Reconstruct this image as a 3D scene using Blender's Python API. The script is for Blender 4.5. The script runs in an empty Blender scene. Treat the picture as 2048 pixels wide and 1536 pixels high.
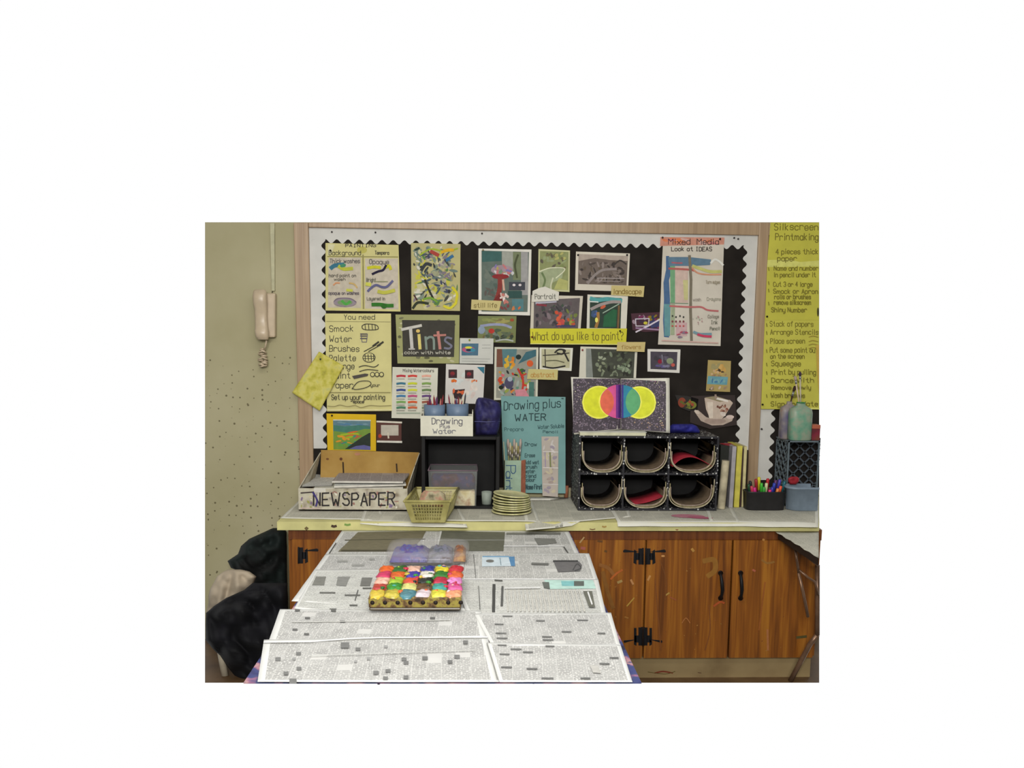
import bpy, math, random
from mathutils import Vector, Matrix, noise
SC = bpy.context.scene
COL = SC.collection
# ------------------------------------------------------------------ camera
CX, CD, CZ = -0.024, 4.3025, 1.4832
YAW, PIT, ROL, FPX = 0.0427, 0.1309, 0.0113, 1826.17
_f = Vector((math.sin(YAW)*math.cos(PIT), math.cos(YAW)*math.cos(PIT), -math.sin(PIT)))
_r = Vector((math.cos(YAW), -math.sin(YAW), 0)); _u = _r.cross(_f)
_R = math.cos(ROL)*_r + math.sin(ROL)*_u
_U = -math.sin(ROL)*_r + math.cos(ROL)*_u
EYE = Vector((CX, -CD, CZ))
cam = bpy.data.cameras.new('camera'); co = bpy.data.objects.new('camera', cam); COL.objects.link(co)
mw = Matrix((( _R.x, _U.x, -_f.x, EYE.x), (_R.y, _U.y, -_f.y, EYE.y), (_R.z, _U.z, -_f.z, EYE.z), (0, 0, 0, 1)))
co.matrix_world = mw
cam.sensor_width = 36; cam.sensor_fit = 'HORIZONTAL'; cam.lens = FPX/2048*36
cam.shift_y = 137/2048; cam.clip_start = 0.05; cam.clip_end = 100
SC.camera = co

def ray(px, py):
    return _f + _R*((px-1024)/FPX) + _U*((905-py)/FPX)
def onY(px, py, Y):
    d = ray(px, py); return EYE + d*((Y-EYE.y)/d.y)
def onZ(px, py, Z):
    d = ray(px, py); return EYE + d*((Z-EYE.z)/d.z)
def wallmap(off):
    return lambda px, py, l=0: onY(px, py, -off-l)
def topmap(z):
    return lambda px, py, l=0: onZ(px, py, z+l)

# ------------------------------------------------------------------ materials
def lin(c):
    return tuple(((v/255)/12.92 if v/255 <= .04045 else ((v/255+.055)/1.055)**2.4) for v in c)
_M = {}
def mat(c, rough=.7, metal=0, var=0.06, scale=30, bump=0, name=None, alpha=1, trans=0, spec=.3):
    key = (tuple(c), rough, metal, var, scale, bump, alpha, trans, spec)
    if key in _M: return _M[key]
    m = bpy.data.materials.new(name or 'paint_%02x%02x%02x' % tuple(int(v) for v in c))
    m.use_nodes = True; nt = m.node_tree; b = nt.nodes['Principled BSDF']
    L = lin(c)
    b.inputs['Base Color'].default_value = (*L, 1)
    b.inputs['Roughness'].default_value = rough; b.inputs['Metallic'].default_value = metal
    b.inputs['Specular IOR Level'].default_value = spec
    if alpha < 1: b.inputs['Alpha'].default_value = alpha
    if trans: b.inputs['Transmission Weight'].default_value = trans
    if var or bump:
        tc = nt.nodes.new('ShaderNodeTexCoord'); nz = nt.nodes.new('ShaderNodeTexNoise')
        nz.inputs['Scale'].default_value = scale; nz.inputs['Detail'].default_value = 5
        nt.links.new(tc.outputs['Object'], nz.inputs['Vector'])
        if var:
            rp = nt.nodes.new('ShaderNodeValToRGB')
            rp.color_ramp.elements[0].position = .3; rp.color_ramp.elements[1].position = .7
            rp.color_ramp.elements[0].color = (*[v*(1-2.2*var) for v in L], 1)
            rp.color_ramp.elements[1].color = (*[min(1, v*(1+2.2*var)) for v in L], 1)
            nt.links.new(nz.outputs['Fac'], rp.inputs['Fac']); nt.links.new(rp.outputs['Color'], b.inputs['Base Color'])
        if bump:
            bp = nt.nodes.new('ShaderNodeBump'); bp.inputs['Strength'].default_value = bump; bp.inputs['Distance'].default_value = .004
            nt.links.new(nz.outputs['Fac'], bp.inputs['Height']); nt.links.new(bp.outputs['Normal'], b.inputs['Normal'])
    _M[key] = m; return m

class NT:
    def __init__(s, name, rough=.7, spec=.3):
        s.m = bpy.data.materials.new(name); s.m.use_nodes = True; s.t = s.m.node_tree; s.b = s.t.nodes['Principled BSDF']
        s.b.inputs['Roughness'].default_value = rough; s.b.inputs['Specular IOR Level'].default_value = spec
    def n(s, ty, ins=None, **kw):
        o = s.t.nodes.new(ty)
        for k, v in kw.items(): setattr(o, k, v)
        for k, v in (ins or {}).items():
            if isinstance(v, bpy.types.NodeSocket): s.t.links.new(v, o.inputs[k])
            else: o.inputs[k].default_value = v
        return o
    def math(s, op, a, b=0, c=0):
        return s.n('ShaderNodeMath', {0: a, 1: b, 2: c}, operation=op).outputs[0]
    def mix(s, f, a, b):
        o = s.n('ShaderNodeMix', {0: f}, data_type='RGBA')
        for i, v in ((6, a), (7, b)):
            if isinstance(v, bpy.types.NodeSocket): s.t.links.new(v, o.inputs[i])
            else: o.inputs[i].default_value = (*v, 1)
        return o.outputs[2]
    def ramp(s, f, els):
        o = s.n('ShaderNodeValToRGB', {'Fac': f}); cr = o.color_ramp
        while len(cr.elements) < len(els): cr.elements.new(.5)
        for e, (p, c) in zip(cr.elements, els):
            e.position = p; e.color = (*c, 1) if len(c) == 3 else c
        return o.outputs['Color']
    def color(s, c): s.t.links.new(c, s.b.inputs['Base Color']); return s.m
    def bump(s, h, st=.3, d=.003):
        o = s.n('ShaderNodeBump', {'Height': h, 'Strength': st, 'Distance': d}); s.t.links.new(o.outputs[0], s.b.inputs['Normal'])

def newsmat(name, paper, ink, colw, rot=False, dens=.55, pitch=.0042, gut=.95):
    N = NT(name, .85, .15)
    uv = N.n('ShaderNodeUVMap').outputs[0]
    sp = N.n('ShaderNodeSeparateXYZ', {0: uv})
    u, v = sp.outputs[0], sp.outputs[1]
    if rot: u, v = v, u
    col = N.math('LESS_THAN', N.math('FRACT', N.math('DIVIDE', u, colw)), gut)
    row = N.math('LESS_THAN', N.math('FRACT', N.math('DIVIDE', v, pitch)), .62)
    comb = N.n('ShaderNodeCombineXYZ', {0: N.math('MULTIPLY', u, 150), 1: N.math('FLOOR', N.math('DIVIDE', v, pitch)), 2: 0}).outputs[0]
    w = N.n('ShaderNodeTexNoise', {'Vector': comb, 'Scale': 1.0, 'Detail': 1})
    word = N.math('GREATER_THAN', w.outputs['Fac'], .44)
    big = N.n('ShaderNodeCombineXYZ', {0: N.math('FLOOR', N.math('DIVIDE', u, colw)), 1: N.math('FLOOR', N.math('DIVIDE', v, .037)), 2: 0}).outputs[0]
    wn = N.n('ShaderNodeTexWhiteNoise', {'Vector': big}, noise_dimensions='3D').outputs['Value']
    tone = N.math('MULTIPLY_ADD', wn, .22, dens-.11)
    blank = N.math('GREATER_THAN', wn, .02)
    f = N.math('MULTIPLY', N.math('MULTIPLY', col, row), N.math('MULTIPLY', word, N.math('MULTIPLY', tone, blank)))
    st = N.n('ShaderNodeTexNoise', {'Vector': uv, 'Scale': 9.0, 'Detail': 3}).outputs['Fac']
    base = N.ramp(st, [(.35, lin([p*.95 for p in paper])), (.65, lin(paper))])
    return N.color(N.mix(f, base, lin(ink)))
NEWS = [newsmat('newsprint_columns', (204, 203, 198), (66, 66, 66), .047, False, .5, .0045),
        newsmat('newsprint_listings', (201, 200, 196), (66, 66, 66), .036, False, .52, .0042, .965),
        newsmat('newsprint_turned', (210, 210, 204), (70, 70, 70), .05, True, .48),
        newsmat('newsprint_counter', (196, 193, 178), (95, 93, 85), .05, False, .35)]

def woodmat(name, c1, c2, c3, sx=26):
    N = NT(name, .38, .35)
    tc = N.n('ShaderNodeTexCoord').outputs['Object']
    mp = N.n('ShaderNodeMapping', {'Vector': tc, 'Scale': (sx, 8, 1.6)}).outputs[0]
    w = N.n('ShaderNodeTexNoise', {'Vector': mp, 'Scale': 1.0, 'Detail': 8, 'Distortion': 1.2}).outputs['Fac']
    mp2 = N.n('ShaderNodeMapping', {'Vector': tc, 'Scale': (sx*5, 20, 3)}).outputs[0]
    w2 = N.n('ShaderNodeTexNoise', {'Vector': mp2, 'Scale': 1.0, 'Detail': 4}).outputs['Fac']
    f = N.math('ADD', N.math('MULTIPLY', w, .75), N.math('MULTIPLY', w2, .25))
    c = N.ramp(f, [(.34, lin(c1)), (.5, lin(c2)), (.66, lin(c3))])
    big = N.n('ShaderNodeTexNoise', {'Vector': tc, 'Scale': 3.0, 'Detail': 2}).outputs['Fac']
    c = N.mix(N.math('MULTIPLY', big, .45), c, lin([v*.8 for v in c2]))
    N.bump(w2, .15, .002)
    return N.color(c)
WOOD = woodmat('orange_varnished_pine', (88, 46, 12), (132, 76, 20), (164, 106, 32))
FRAMEWOOD = woodmat('pale_wood_trim', (150, 124, 96), (166, 140, 110), (178, 152, 122), 40)

def wallpaint():
    N = NT('pale_green_wall_paint', .6, .2)
    tc = N.n('ShaderNodeTexCoord').outputs['Object']
    a = N.n('ShaderNodeTexNoise', {'Vector': tc, 'Scale': 2.2, 'Detail': 4}).outputs['Fac']
    b = N.n('ShaderNodeTexNoise', {'Vector': tc, 'Scale': 55.0, 'Detail': 3}).outputs['Fac']
    c = N.ramp(a, [(.35, lin((158, 151, 117))), (.65, lin((172, 165, 134)))])
    sxyz = N.n('ShaderNodeSeparateXYZ', {0: tc}); sepz = sxyz.outputs[2]
    flat = N.n('ShaderNodeCombineXYZ', {0: sxyz.outputs[0], 1: sepz, 2: 0}).outputs[0]
    v = N.n('ShaderNodeTexVoronoi', {'Vector': flat, 'Scale': 30.0, 'Randomness': 1.0}, voronoi_dimensions='2D')
    low = N.math('LESS_THAN', sepz, 1.36)
    rad = N.math('MULTIPLY', N.n('ShaderNodeSeparateColor', {0: v.outputs['Color']}).outputs[0], .30)
    dot = N.math('MULTIPLY', N.math('LESS_THAN', v.outputs['Distance'], N.math('SUBTRACT', rad, .15)), low)
    c = N.mix(N.math('MULTIPLY', dot, .8), c, lin((80, 72, 46)))
    N.bump(b, .2, .002)
    return N.color(c)
WALLM = wallpaint()
def dotted(name, base, dot, scale, th, rough=.6):
    N = NT(name, rough)
    tc = N.n('ShaderNodeTexCoord').outputs['Object']
    v = N.n('ShaderNodeTexVoronoi', {'Vector': tc, 'Scale': scale, 'Randomness': .9})
    d = N.math('LESS_THAN', v.outputs['Distance'], th)
    g = N.n('ShaderNodeSeparateColor', {0: v.outputs['Color']}).outputs[1]
    d = N.math('MULTIPLY', d, N.math('GREATER_THAN', g, .35))
    return N.color(N.mix(d, lin(base), lin(dot)))
DOTS = dotted('black_paper_with_white_dots', (34, 33, 38), (178, 178, 175), 85, .34)
SPECK = dotted('purple_black_speckled_page', (66, 58, 66), (112, 100, 112), 130, .42)
def blotch(name, cols, scale, detail=3, rough=.6, dist=0):
    N = NT(name, rough)
    tc = N.n('ShaderNodeTexCoord').outputs['Object']
    a = N.n('ShaderNodeTexNoise', {'Vector': tc, 'Scale': scale, 'Detail': detail, 'Distortion': dist}).outputs['Fac']
    k = len(cols); els = [(.3+.4*i/(k-1), lin(c)) for i, c in enumerate(cols)]
    return N.color(N.ramp(a, els))
CLOTHM = blotch('blue_pink_patterned_cloth', [(34, 34, 60), (48, 50, 90), (58, 64, 112), (62, 70, 110), (140, 96, 124), (176, 136, 134), (60, 66, 110)], 16, 2, .8)
BLACKM = blotch('black_fabric', [(10, 10, 12), (18, 18, 22), (26, 26, 32)], 9, 4, .8)
FLOORM = blotch('brown_floor', [(78, 58, 38), (98, 74, 48), (112, 88, 58)], 6, 4, .5)

# ------------------------------------------------------------------ mesh builder
WO = {}
class MB:
    def __init__(s): s.v = []; s.f = []; s.mi = []; s.sm = []; s.uv = []; s.mats = []
    def mid(s, m):
        if m not in s.mats: s.mats.append(m)
        return s.mats.index(m)
    def face(s, pts, m, smooth=False, uvs=None):
        b = len(s.v); s.v += [Vector(p) for p in pts]
        s.f.append(tuple(range(b, b+len(pts)))); s.mi.append(s.mid(m)); s.sm.append(smooth); s.uv.append(uvs)
    def mesh(s, vs, fs, m, smooth=False, uvf=None):
        b = len(s.v); s.v += [Vector(p) for p in vs]; k = s.mid(m)
        for f in fs:
            s.f.append(tuple(b+i for i in f)); s.mi.append(k); s.sm.append(smooth)
            s.uv.append([uvf(vs[i]) for i in f] if uvf else None)
        return s
    def hexa(s, a, m):  # a: 8 pts bottom ring 0-3 then top ring 4-7
        return s.mesh(a, [(0, 3, 2, 1), (4, 5, 6, 7), (0, 1, 5, 4), (1, 2, 6, 5), (2, 3, 7, 6), (3, 0, 4, 7)], m)
    def box(s, x0, x1, y0, y1, z0, z1, m):
        return s.hexa([(x0, y0, z0), (x1, y0, z0), (x1, y1, z0), (x0, y1, z0), (x0, y0, z1), (x1, y0, z1), (x1, y1, z1), (x0, y1, z1)], m)
    def slab(s, q, t, m):  # q = 4 front points, thickness vector t
        q = [Vector(p) for p in q]; t = Vector(t); b = [p+t for p in q]
        return s.mesh(q+b, [(0, 1, 2, 3), (7, 6, 5, 4), (0, 4, 5, 1), (1, 5, 6, 2), (2, 6, 7, 3), (3, 7, 4, 0)], m)
    def poly(s, pts, t, m):
        n = len(pts); q = [Vector(p) for p in pts]; b = [p+Vector(t) for p in q]
        fs = [tuple(range(n)), tuple(range(2*n-1, n-1, -1))]+[(i, i+n, (i+1) % n+n, (i+1) % n) for i in range(n)]
        return s.mesh(q+b, fs, m)
    def tube(s, pts, r, m, n=10, caps=True):
        pts = [Vector(p) for p in pts]; rs = r if isinstance(r, (list, tuple)) else [r]*len(pts)
        vs = []; up = None
        for i, p in enumerate(pts):
            d = (pts[min(i+1, len(pts)-1)]-pts[max(i-1, 0)]).normalized()
            if up is None:
                up = Vector((0, 0, 1)) if abs(d.z) < .9 else Vector((1, 0, 0))
            a = d.cross(up).normalized(); b = a.cross(d).normalized(); up = b
            for k in range(n):
                t = 2*math.pi*k/n; vs.append(p+(a*math.cos(t)+b*math.sin(t))*rs[i])
        fs = [(i*n+k, i*n+(k+1) % n, (i+1)*n+(k+1) % n, (i+1)*n+k) for i in range(len(pts)-1) for k in range(n)]
        if caps: fs += [tuple(range(n-1, -1, -1)), tuple(range((len(pts)-1)*n, len(pts)*n))]
        return s.mesh(vs, fs, m, True)
    def lathe(s, c, prof, m, n=32, axis=None, sq=1.0, sx=1, sy=1):
        # prof = [(r,z)], superellipse exponent through sq (<1 squarer)
        vs = []
        A = axis or Matrix.Identity(3)
        for r, z in prof:
            for k in range(n):
                t = 2*math.pi*k/n; cx, sn = math.cos(t), math.sin(t)
                cx = math.copysign(abs(cx)**sq, cx); sn = math.copysign(abs(sn)**sq, sn)
                vs.append(Vector(c)+A @ Vector((r*cx*sx, r*sn*sy, z)))
        P = len(prof)
        fs = [(i*n+k, i*n+(k+1) % n, (i+1)*n+(k+1) % n, (i+1)*n+k) for i in range(P-1) for k in range(n)]
        if prof[0][0] > 1e-6: fs.append(tuple(range(n-1, -1, -1)))
        if prof[-1][0] > 1e-6: fs.append(tuple(range((P-1)*n, P*n)))
        return s.mesh(vs, fs, m, True)
    def grid(s, P, m, smooth=True, uvs=None, thick=None):  # P[i][j] points
        R, C = len(P), len(P[0]); b = len(s.v); k = s.mid(m)
        for row in P: s.v += [Vector(p) for p in row]
        if thick is not None:
            for row in P: s.v += [Vector(p)+Vector(thick) for p in row]
        def add(f, u=None): s.f.append(f); s.mi.append(k); s.sm.append(smooth); s.uv.append(u)
        I = lambda i, j: b+i*C+j
        for i in range(R-1):
            for j in range(C-1):
                q = [(i, j), (i, j+1), (i+1, j+1), (i+1, j)]
                add(tuple(I(*t) for t in q), [uvs(*t) for t in q] if uvs else None)
                if thick is not None: add(tuple(I(*t)+R*C for t in reversed(q)), [uvs(*t) for t in reversed(q)] if uvs else None)
        if thick is not None:
            rim = [(0, j) for j in range(C)]+[(i, C-1) for i in range(1, R)]+[(R-1, j) for j in range(C-2, -1, -1)]+[(i, 0) for i in range(R-2, 0, -1)]
            for a, c in zip(rim, rim[1:]+rim[:1]): add((I(*a), I(*a)+R*C, I(*c)+R*C, I(*c)))
        return s
    def build(s, name, parent=None, label=None, bevel=0, fixn=True):
        me = bpy.data.meshes.new(name)
        if parent is not None: o0 = WO[parent.name]
        else:
            xs = [v.x for v in s.v]; ys = [v.y for v in s.v]; zs = [v.z for v in s.v]
            o0 = Vector(((min(xs)+max(xs))/2, (min(ys)+max(ys))/2, min(zs)))
        me.from_pydata([v-o0 for v in s.v], [], s.f)
        for m in s.mats: me.materials.append(m)
        me.polygons.foreach_set('material_index', s.mi); me.polygons.foreach_set('use_smooth', s.sm)
        if any(s.uv):
            ul = me.uv_layers.new(name='UVMap'); k = 0
            for u, f in zip(s.uv, s.f):
                for i in range(len(f)):
                    if u: ul.data[k].uv = u[i]
                    k += 1
        me.update()
        if fixn:
            import bmesh
            bm = bmesh.new(); bm.from_mesh(me); bmesh.ops.recalc_face_normals(bm, faces=bm.faces); bm.to_mesh(me); bm.free()
        o = bpy.data.objects.new(name, me); COL.objects.link(o)
        if parent is not None: o.parent = parent
        else: o.location = o0
        WO[o.name] = o0
        if label: o['label'] = label
        if bevel:
            bv = o.modifiers.new('bevel', 'BEVEL'); bv.width = bevel; bv.segments = 2; bv.limit_method = 'ANGLE'
        return o
def tag(o, label, cat, group=None, kind=None):
    o['label'] = label; o['category'] = cat
    if group: o['group'] = group
    if kind: o['kind'] = kind
    return o
def thing(name, loc, label, cat, group=None):
    o = bpy.data.objects.new(name, None); COL.objects.link(o); o.location = loc; o.empty_display_size = .05
    WO[o.name] = Vector(loc); return tag(o, label, cat, group)
def struct(o, label=None):
    o['kind'] = 'structure'
    if label: o['label'] = label
    return o

# ------------------------------------------------------------------ stroke lettering
G = {'a': '4334140301103041|4440', 'b': '0600|0314344341301001', 'c': '4334140301103041', 'd': '4640|4334140301103041',
 'e': '02424334140301103041', 'f': '45362520|0434', 'g': '4334140301103041|444z3y1y0z', 'h': '0600|0314344340', 'i': '2420|2625',
 'j': '242z1y0z|2625', 'k': '0600|3402|1230', 'l': '2620', 'm': '0400|03142320|23344340', 'n': '0400|0314344340',
 'o': '140301103041433414', 'p': '040y|0314344341301001', 'q': '444y|4334140301103041', 'r': '0400|03143443',
 's': '43341403123241301001', 't': '26213040|0434', 'u': '0401103041|4440', 'v': '042044', 'w': '0410233044', 'x': '0440|0044',
 'y': '0401103041|444z3y1y', 'z': '04440040',
 'A': '002640|1232', 'B': '00063645443303|3342413000', 'C': '4536160501103041', 'D': '0006264541200', 'E': '46060040|0333',
 'F': '460600|0333', 'G': '453616050110304143|4323', 'H': '0600|4640|0343', 'I': '2620|1636|1030', 'J': '3631201001',
 'K': '0600|4602|1340', 'L': '060040', 'M': '0006234640', 'N': '00064046', 'O': '160501103041453616', 'P': '00063645443303',
 'Q': '160501103041453616|2240', 'R': '00063645443303|2340', 'S': '453616050413334241301001', 'T': '0646|2620', 'U': '060110304146',
 'V': '062046', 'W': '0610233046', 'X': '0640|0046', 'Y': '062346|2320', 'Z': '06460040',
 '1': '152620', '2': '05163645440040', '3': '05163645443323|334241301001', '4': '3630|360242', '5': '460604344341301001',
 '6': '453616050110304142331302', '7': '064610', '8': '130405163645443313010010304143', '9': '43130405163645414030',
 '?': '05163645442322|2120', '.': '2021', "'": '2625', '-': '1333', '/': '0046', ':': '2423|2120', '!': '2622|2120', ' ': ''}
G['D'] = '00062645412000'
G['8'] = '1304051636454433|13020110304142331 3'.replace(' ', '')
YC = {'z': -1, 'y': -2}
def glyph(ch):
    out = []
    for seg in G.get(ch, '').split('|'):
        pts = [(int(seg[i]), YC.get(seg[i+1], None) if seg[i+1] in YC else int(seg[i+1])) for i in range(0, len(seg)-1, 2)]
        if len(pts) > 1: out.append(pts)
    return out

class Art:
    """a sheet with marks; coordinates are those measured on the photograph, carried onto the sheet's own plane"""
    def __init__(s, mp, quad, color, thick=.0012, seed=1, uvmat=None, vthick=None):
        s.mp = mp; s.quad = quad; s.b = MB(); s.l = .0002; s.R = random.Random(seed)
        m = color if not isinstance(color, tuple) else mat(color, .75, var=.03, scale=12)
        q = [mp(*p) for p in quad]
        n = (mp(*quad[0], .001)-mp(*quad[0], 0)).normalized()
        s.b.poly(q, (vthick or (-(Vector((0, -1, 0)) if abs(n.y) > .5 else Vector((0, 0, 1)))*thick)), m)
        xs = [p[0] for p in quad]; ys = [p[1] for p in quad]; s.bb = (min(xs), min(ys), max(xs), max(ys))
    blend = 0
    def c(s, col):
        if s.blend and isinstance(col, tuple): col = tuple(int(v*(1-s.blend)+w_*s.blend) for v, w_ in zip(col, (132, 80, 26)))
        return col if not isinstance(col, tuple) else mat(col, .75, var=.05, scale=40)
    def up(s): s.l += .00012
    def fill(s, pts, col):
        s.b.face([s.mp(x, y, s.l) for x, y in pts], s.c(col)); s.up()
    def rect(s, x0, y0, x1, y1, col): s.fill([(x0, y0), (x1, y0), (x1, y1), (x0, y1)], col)
    def ell(s, cx, cy, rx, ry, col, rot=0, n=20, a0=0, a1=360, inner=None):
        c_, s_ = math.cos(rot), math.sin(rot); P = []
        for k in range(n+1 if a1-a0 < 360 else n):
            t = math.radians(a0+(a1-a0)*k/n); x, y = rx*math.cos(t), ry*math.sin(t); P.append((cx+x*c_-y*s_, cy+x*s_+y*c_))
        s.fill(P, col)
    def line(s, pts, w, col, lift=True):
        m = s.c(col); h = w/2
        for (x0, y0), (x1, y1) in zip(pts, pts[1:]):
            L = math.hypot(x1-x0, y1-y0) or 1; dx, dy = (x1-x0)/L, (y1-y0)/L
            x0_, y0_, x1_, y1_ = x0-dx*h*.6, y0-dy*h*.6, x1+dx*h*.6, y1+dy*h*.6
            s.b.face([s.mp(x, y, s.l) for x, y in ((x0_-dy*h, y0_+dx*h), (x1_-dy*h, y1_+dx*h), (x1_+dy*h, y1_-dx*h), (x0_+dy*h, y0_-dx*h))], m)
            s.l += .000004
        if lift: s.up()
    def curve(s, pts, w, col):
        P = []
        n = len(pts)
        for i in range(n-1):
            p0, p1, p2, p3 = pts[max(i-1, 0)], pts[i], pts[i+1], pts[min(i+2, n-1)]
            for k in range(5):
                t = k/5
                P.append(tuple(.5*((2*p1[a])+(-p0[a]+p2[a])*t+(2*p0[a]-5*p1[a]+4*p2[a]-p3[a])*t*t+(-p0[a]+3*p1[a]-3*p2[a]+p3[a])*t**3) for a in (0, 1)))
        P.append(pts[-1]); s.line(P, w, col)
    def text(s, t, x0, y0, x1, h, col, w=1.3, y1=None, jit=.25):
        """baseline from (x0,y0) to (x1,y1), cap height h"""
        adv = [3.2 if c in "il.'!: " else (7 if c in 'mMwW' else 5.6) for c in t]; tot = sum(adv)-1.2
        k = (x1-x0)/tot; y1 = y0 if y1 is None else y1; cx = 0; R = s.R; w *= .82
        for c, a in zip(t, adv):
            off = -1.0 if c in "il.'!:" else 0; ws = 1.3 if c in 'mMwW' else 1
            jy = R.uniform(-jit, jit)
            for st in glyph(c):
                P = []
                for gx, gy in st:
                    X = cx+off+gx*ws+R.uniform(-jit, jit)*.6; f = X/max(tot, 1)
                    P.append((x0+X*k, y0+(y1-y0)*f-(gy+jy+R.uniform(-jit, jit)*.5)*h/6))
                s.line(P, w, col, False)
            cx += a
        s.up()
    def daubs(s, box, n, cols, rx, ry, rot=(0, 3.14), seed=None):
        R = random.Random(seed) if seed is not None else s.R
        x0, y0, x1, y1 = box
        for i in range(n):
            a, b = R.uniform(*rx), R.uniform(*ry); th = R.uniform(*rot)
            ex = math.hypot(a*math.cos(th), b*math.sin(th)); ey = math.hypot(a*math.sin(th), b*math.cos(th))
            if 2*ex > x1-x0 or 2*ey > y1-y0: continue
            cx = R.uniform(x0+ex, x1-ex); cy = R.uniform(y0+ey, y1-ey)
            P = []
            for k in range(9):
                t = 2*math.pi*k/9; q = R.uniform(.75, 1); X, Y = a*q*math.cos(t), b*q*math.sin(t)
                P.append((cx+X*math.cos(th)-Y*math.sin(th), cy+X*math.sin(th)+Y*math.cos(th)))
            m = s.c(R.choice(cols)); s.b.face([s.mp(x, y, s.l) for x, y in P], m); s.l += .00001
    def pin(s, o, x, y, col=(30, 28, 28), r=.0045):
        b = MB(); p = s.mp(x, y, s.l); b.lathe(p, [(r, 0), (r, .004), (r*.6, .006), (r*.6, .009)], mat(col, .4, var=0), 10,
            axis=Matrix.Rotation(math.pi/2, 3, 'X')); b.build('pushpin', o)
    def done(s, name, label, cat, group=None, pins=()):
        o = s.b.build(name, fixn=False); tag(o, label, cat, group)
        for p in pins: s.pin(o, *p)
        return o
K = (38, 36, 34); INK = (60, 58, 48)

# ================================================================== THE ROOM
CT = .700; TZ = .6623; LIP = .6646; CFY = -.58; CABY = -.55
pyw = lambda px: next(y for y in [1200+.25*i for i in range(800)] if onY(px, y, 0).z <= 0)
wl, wr = pyw(410), pyw(1638)
b = MB(); b.poly([onY(410, 444.5, 0), onY(1638.4, 444.5, 0), onY(1638.4, wr, 0), onY(410, wl, 0)], (0, .1, 0), WALLM)
struct(b.build('wall_back'), 'pale green painted wall spattered with small paint marks')
b = MB(); b.face([onZ(410, wl, 0), onZ(1638.4, wr, 0), onZ(1638.4, 1365.5, 0), onZ(410, 1365.5, 0)], FLOORM)
struct(b.build('floor'))
b = MB(); q0, q1 = onY(410, wl, 0), onY(560, pyw(560), 0)
b.slab([(onY(411, 1250, -.012).x+.002, -.012, .0), (-.80, -.012, .0), (-.80, -.012, .09), (onY(411, 1220, -.012).x+.002, -.012, .09)], (0, .012, 0), mat((92, 78, 56)))
struct(b.build('baseboard_left'))
# conduit
tp = onY(541.5, 446, -.008); bt = onY(545, 583, -.008)
b = MB(); b.slab([onY(539.5, 446, -.014), onY(549, 446, -.014), onY(549.5, 582, -.014), onY(543, 582, -.014)], (0, .014, 0), mat((176, 172, 140), .5))
o = b.build('cable_conduit', bevel=.002); tag(o, 'narrow painted cable conduit running down the green wall to the telephone', 'conduit')
b = MB(); b.tube([onY(545, 582, -.006), onY(543, 592, -.006), onY(541, 605, -.012), onY(540, 612, -.02)], .0025, mat((90, 84, 62))); b.build('wire', o)
# telephone
CREAM = mat((186, 168, 142), .35, var=.03, spec=.5)
t = thing('wall_telephone', onY(532, 680, 0), 'cream wall telephone with a corded handset on the green wall', 'telephone')
b = MB(); b.slab([onY(522, 586, -.04), onY(550.5, 586, -.04), onY(550, 675, -.04), onY(522, 675, -.04)], (0, .045, 0), CREAM); b.build('base', t, bevel=.008)
def oval(b, rows, Y, m, n=20):
    P = []
    for px, py, hw, d0, d1 in rows:
        c = onY(px, py, Y); w = hw*4.2/FPX
        P.append([(c.x+w*math.cos(a)*(abs(math.cos(a))**-.35 if abs(math.cos(a)) > .01 else 1), Y-(d0+d1)/2-(d1-d0)/2*math.sin(a), c.z) for a in [2*math.pi*k/n for k in range(n+1)]])
    b.grid(P, m)
    b.face(P[0][:-1], m); b.face(P[-1][:-1], m)
b = MB()
oval(b, [(526, 580, 9, .05, .062), (526, 583, 12.5, .045, .075), (526, 592, 13.5, .045, .085), (527, 606, 13.5, .045, .088), (527.5, 618, 12.5, .045, .074), (528, 640, 12, .045, .07), (529, 655, 12.5, .045, .074),
         (530, 662, 13.5, .045, .088), (531, 673, 13, .045, .085), (532, 679, 10, .05, .072)], 0, CREAM)
b.build('handset', t)
b = MB(); R = random.Random(4); pts = []
p0 = onY(533, 681, -.05); p1 = onY(526, 735, -.02)
b.tube([p0, onY(531, 692, -.04), onY(528, 700, -.03)], .004, CREAM)
for k in range(150):
    f = k/149; a = k*.9
    c = onY(525.5+4*math.sin(f*9), 698+34*abs(math.sin(f*math.pi*1.5)), -.03)
    pts.append(c+Vector((.012*math.cos(a), .012*math.sin(a), .004*math.sin(a*.5))))
b.tube(pts, .0028, CREAM, 6); b.build('coiled_cord', t)

# ---------------------------------------------------------------- bulletin boards
BF = .025
bd = thing('bulletin_board', onY(1060, 960, 0), 'large bulletin board with dark paper backing and white scalloped border', 'bulletin board')
WF = wallmap(BF)
def rail(name, q, par, d=BF):
    b = MB(); b.slab([onY(*p, -d) for p in q], (0, d, 0), FRAMEWOOD); return b.build(name, par, bevel=.003)
rail('frame_stile', [(587, 445), (616.5, 445), (628, 985), (600, 985)], bd)
rail('frame_rail', [(616.5, 445), (1519, 445), (1518, 470.5), (617, 454.5)], bd, .0248)
rail('frame_stile', [(1519, 445), (1539.5, 445), (1514, 985), (1494.5, 985)], bd)
BACK = mat((37, 33, 30), .9, var=.12, scale=8, spec=.1)
b = MB(); b.slab([onY(*p, -.006) for p in ((616, 450), (1520, 466), (1496, 975), (627, 975))], (0, .0055, 0), BACK); b.build('backing_paper', bd)
TRIM = mat((198, 196, 190), .7, var=.04, scale=10)
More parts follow.
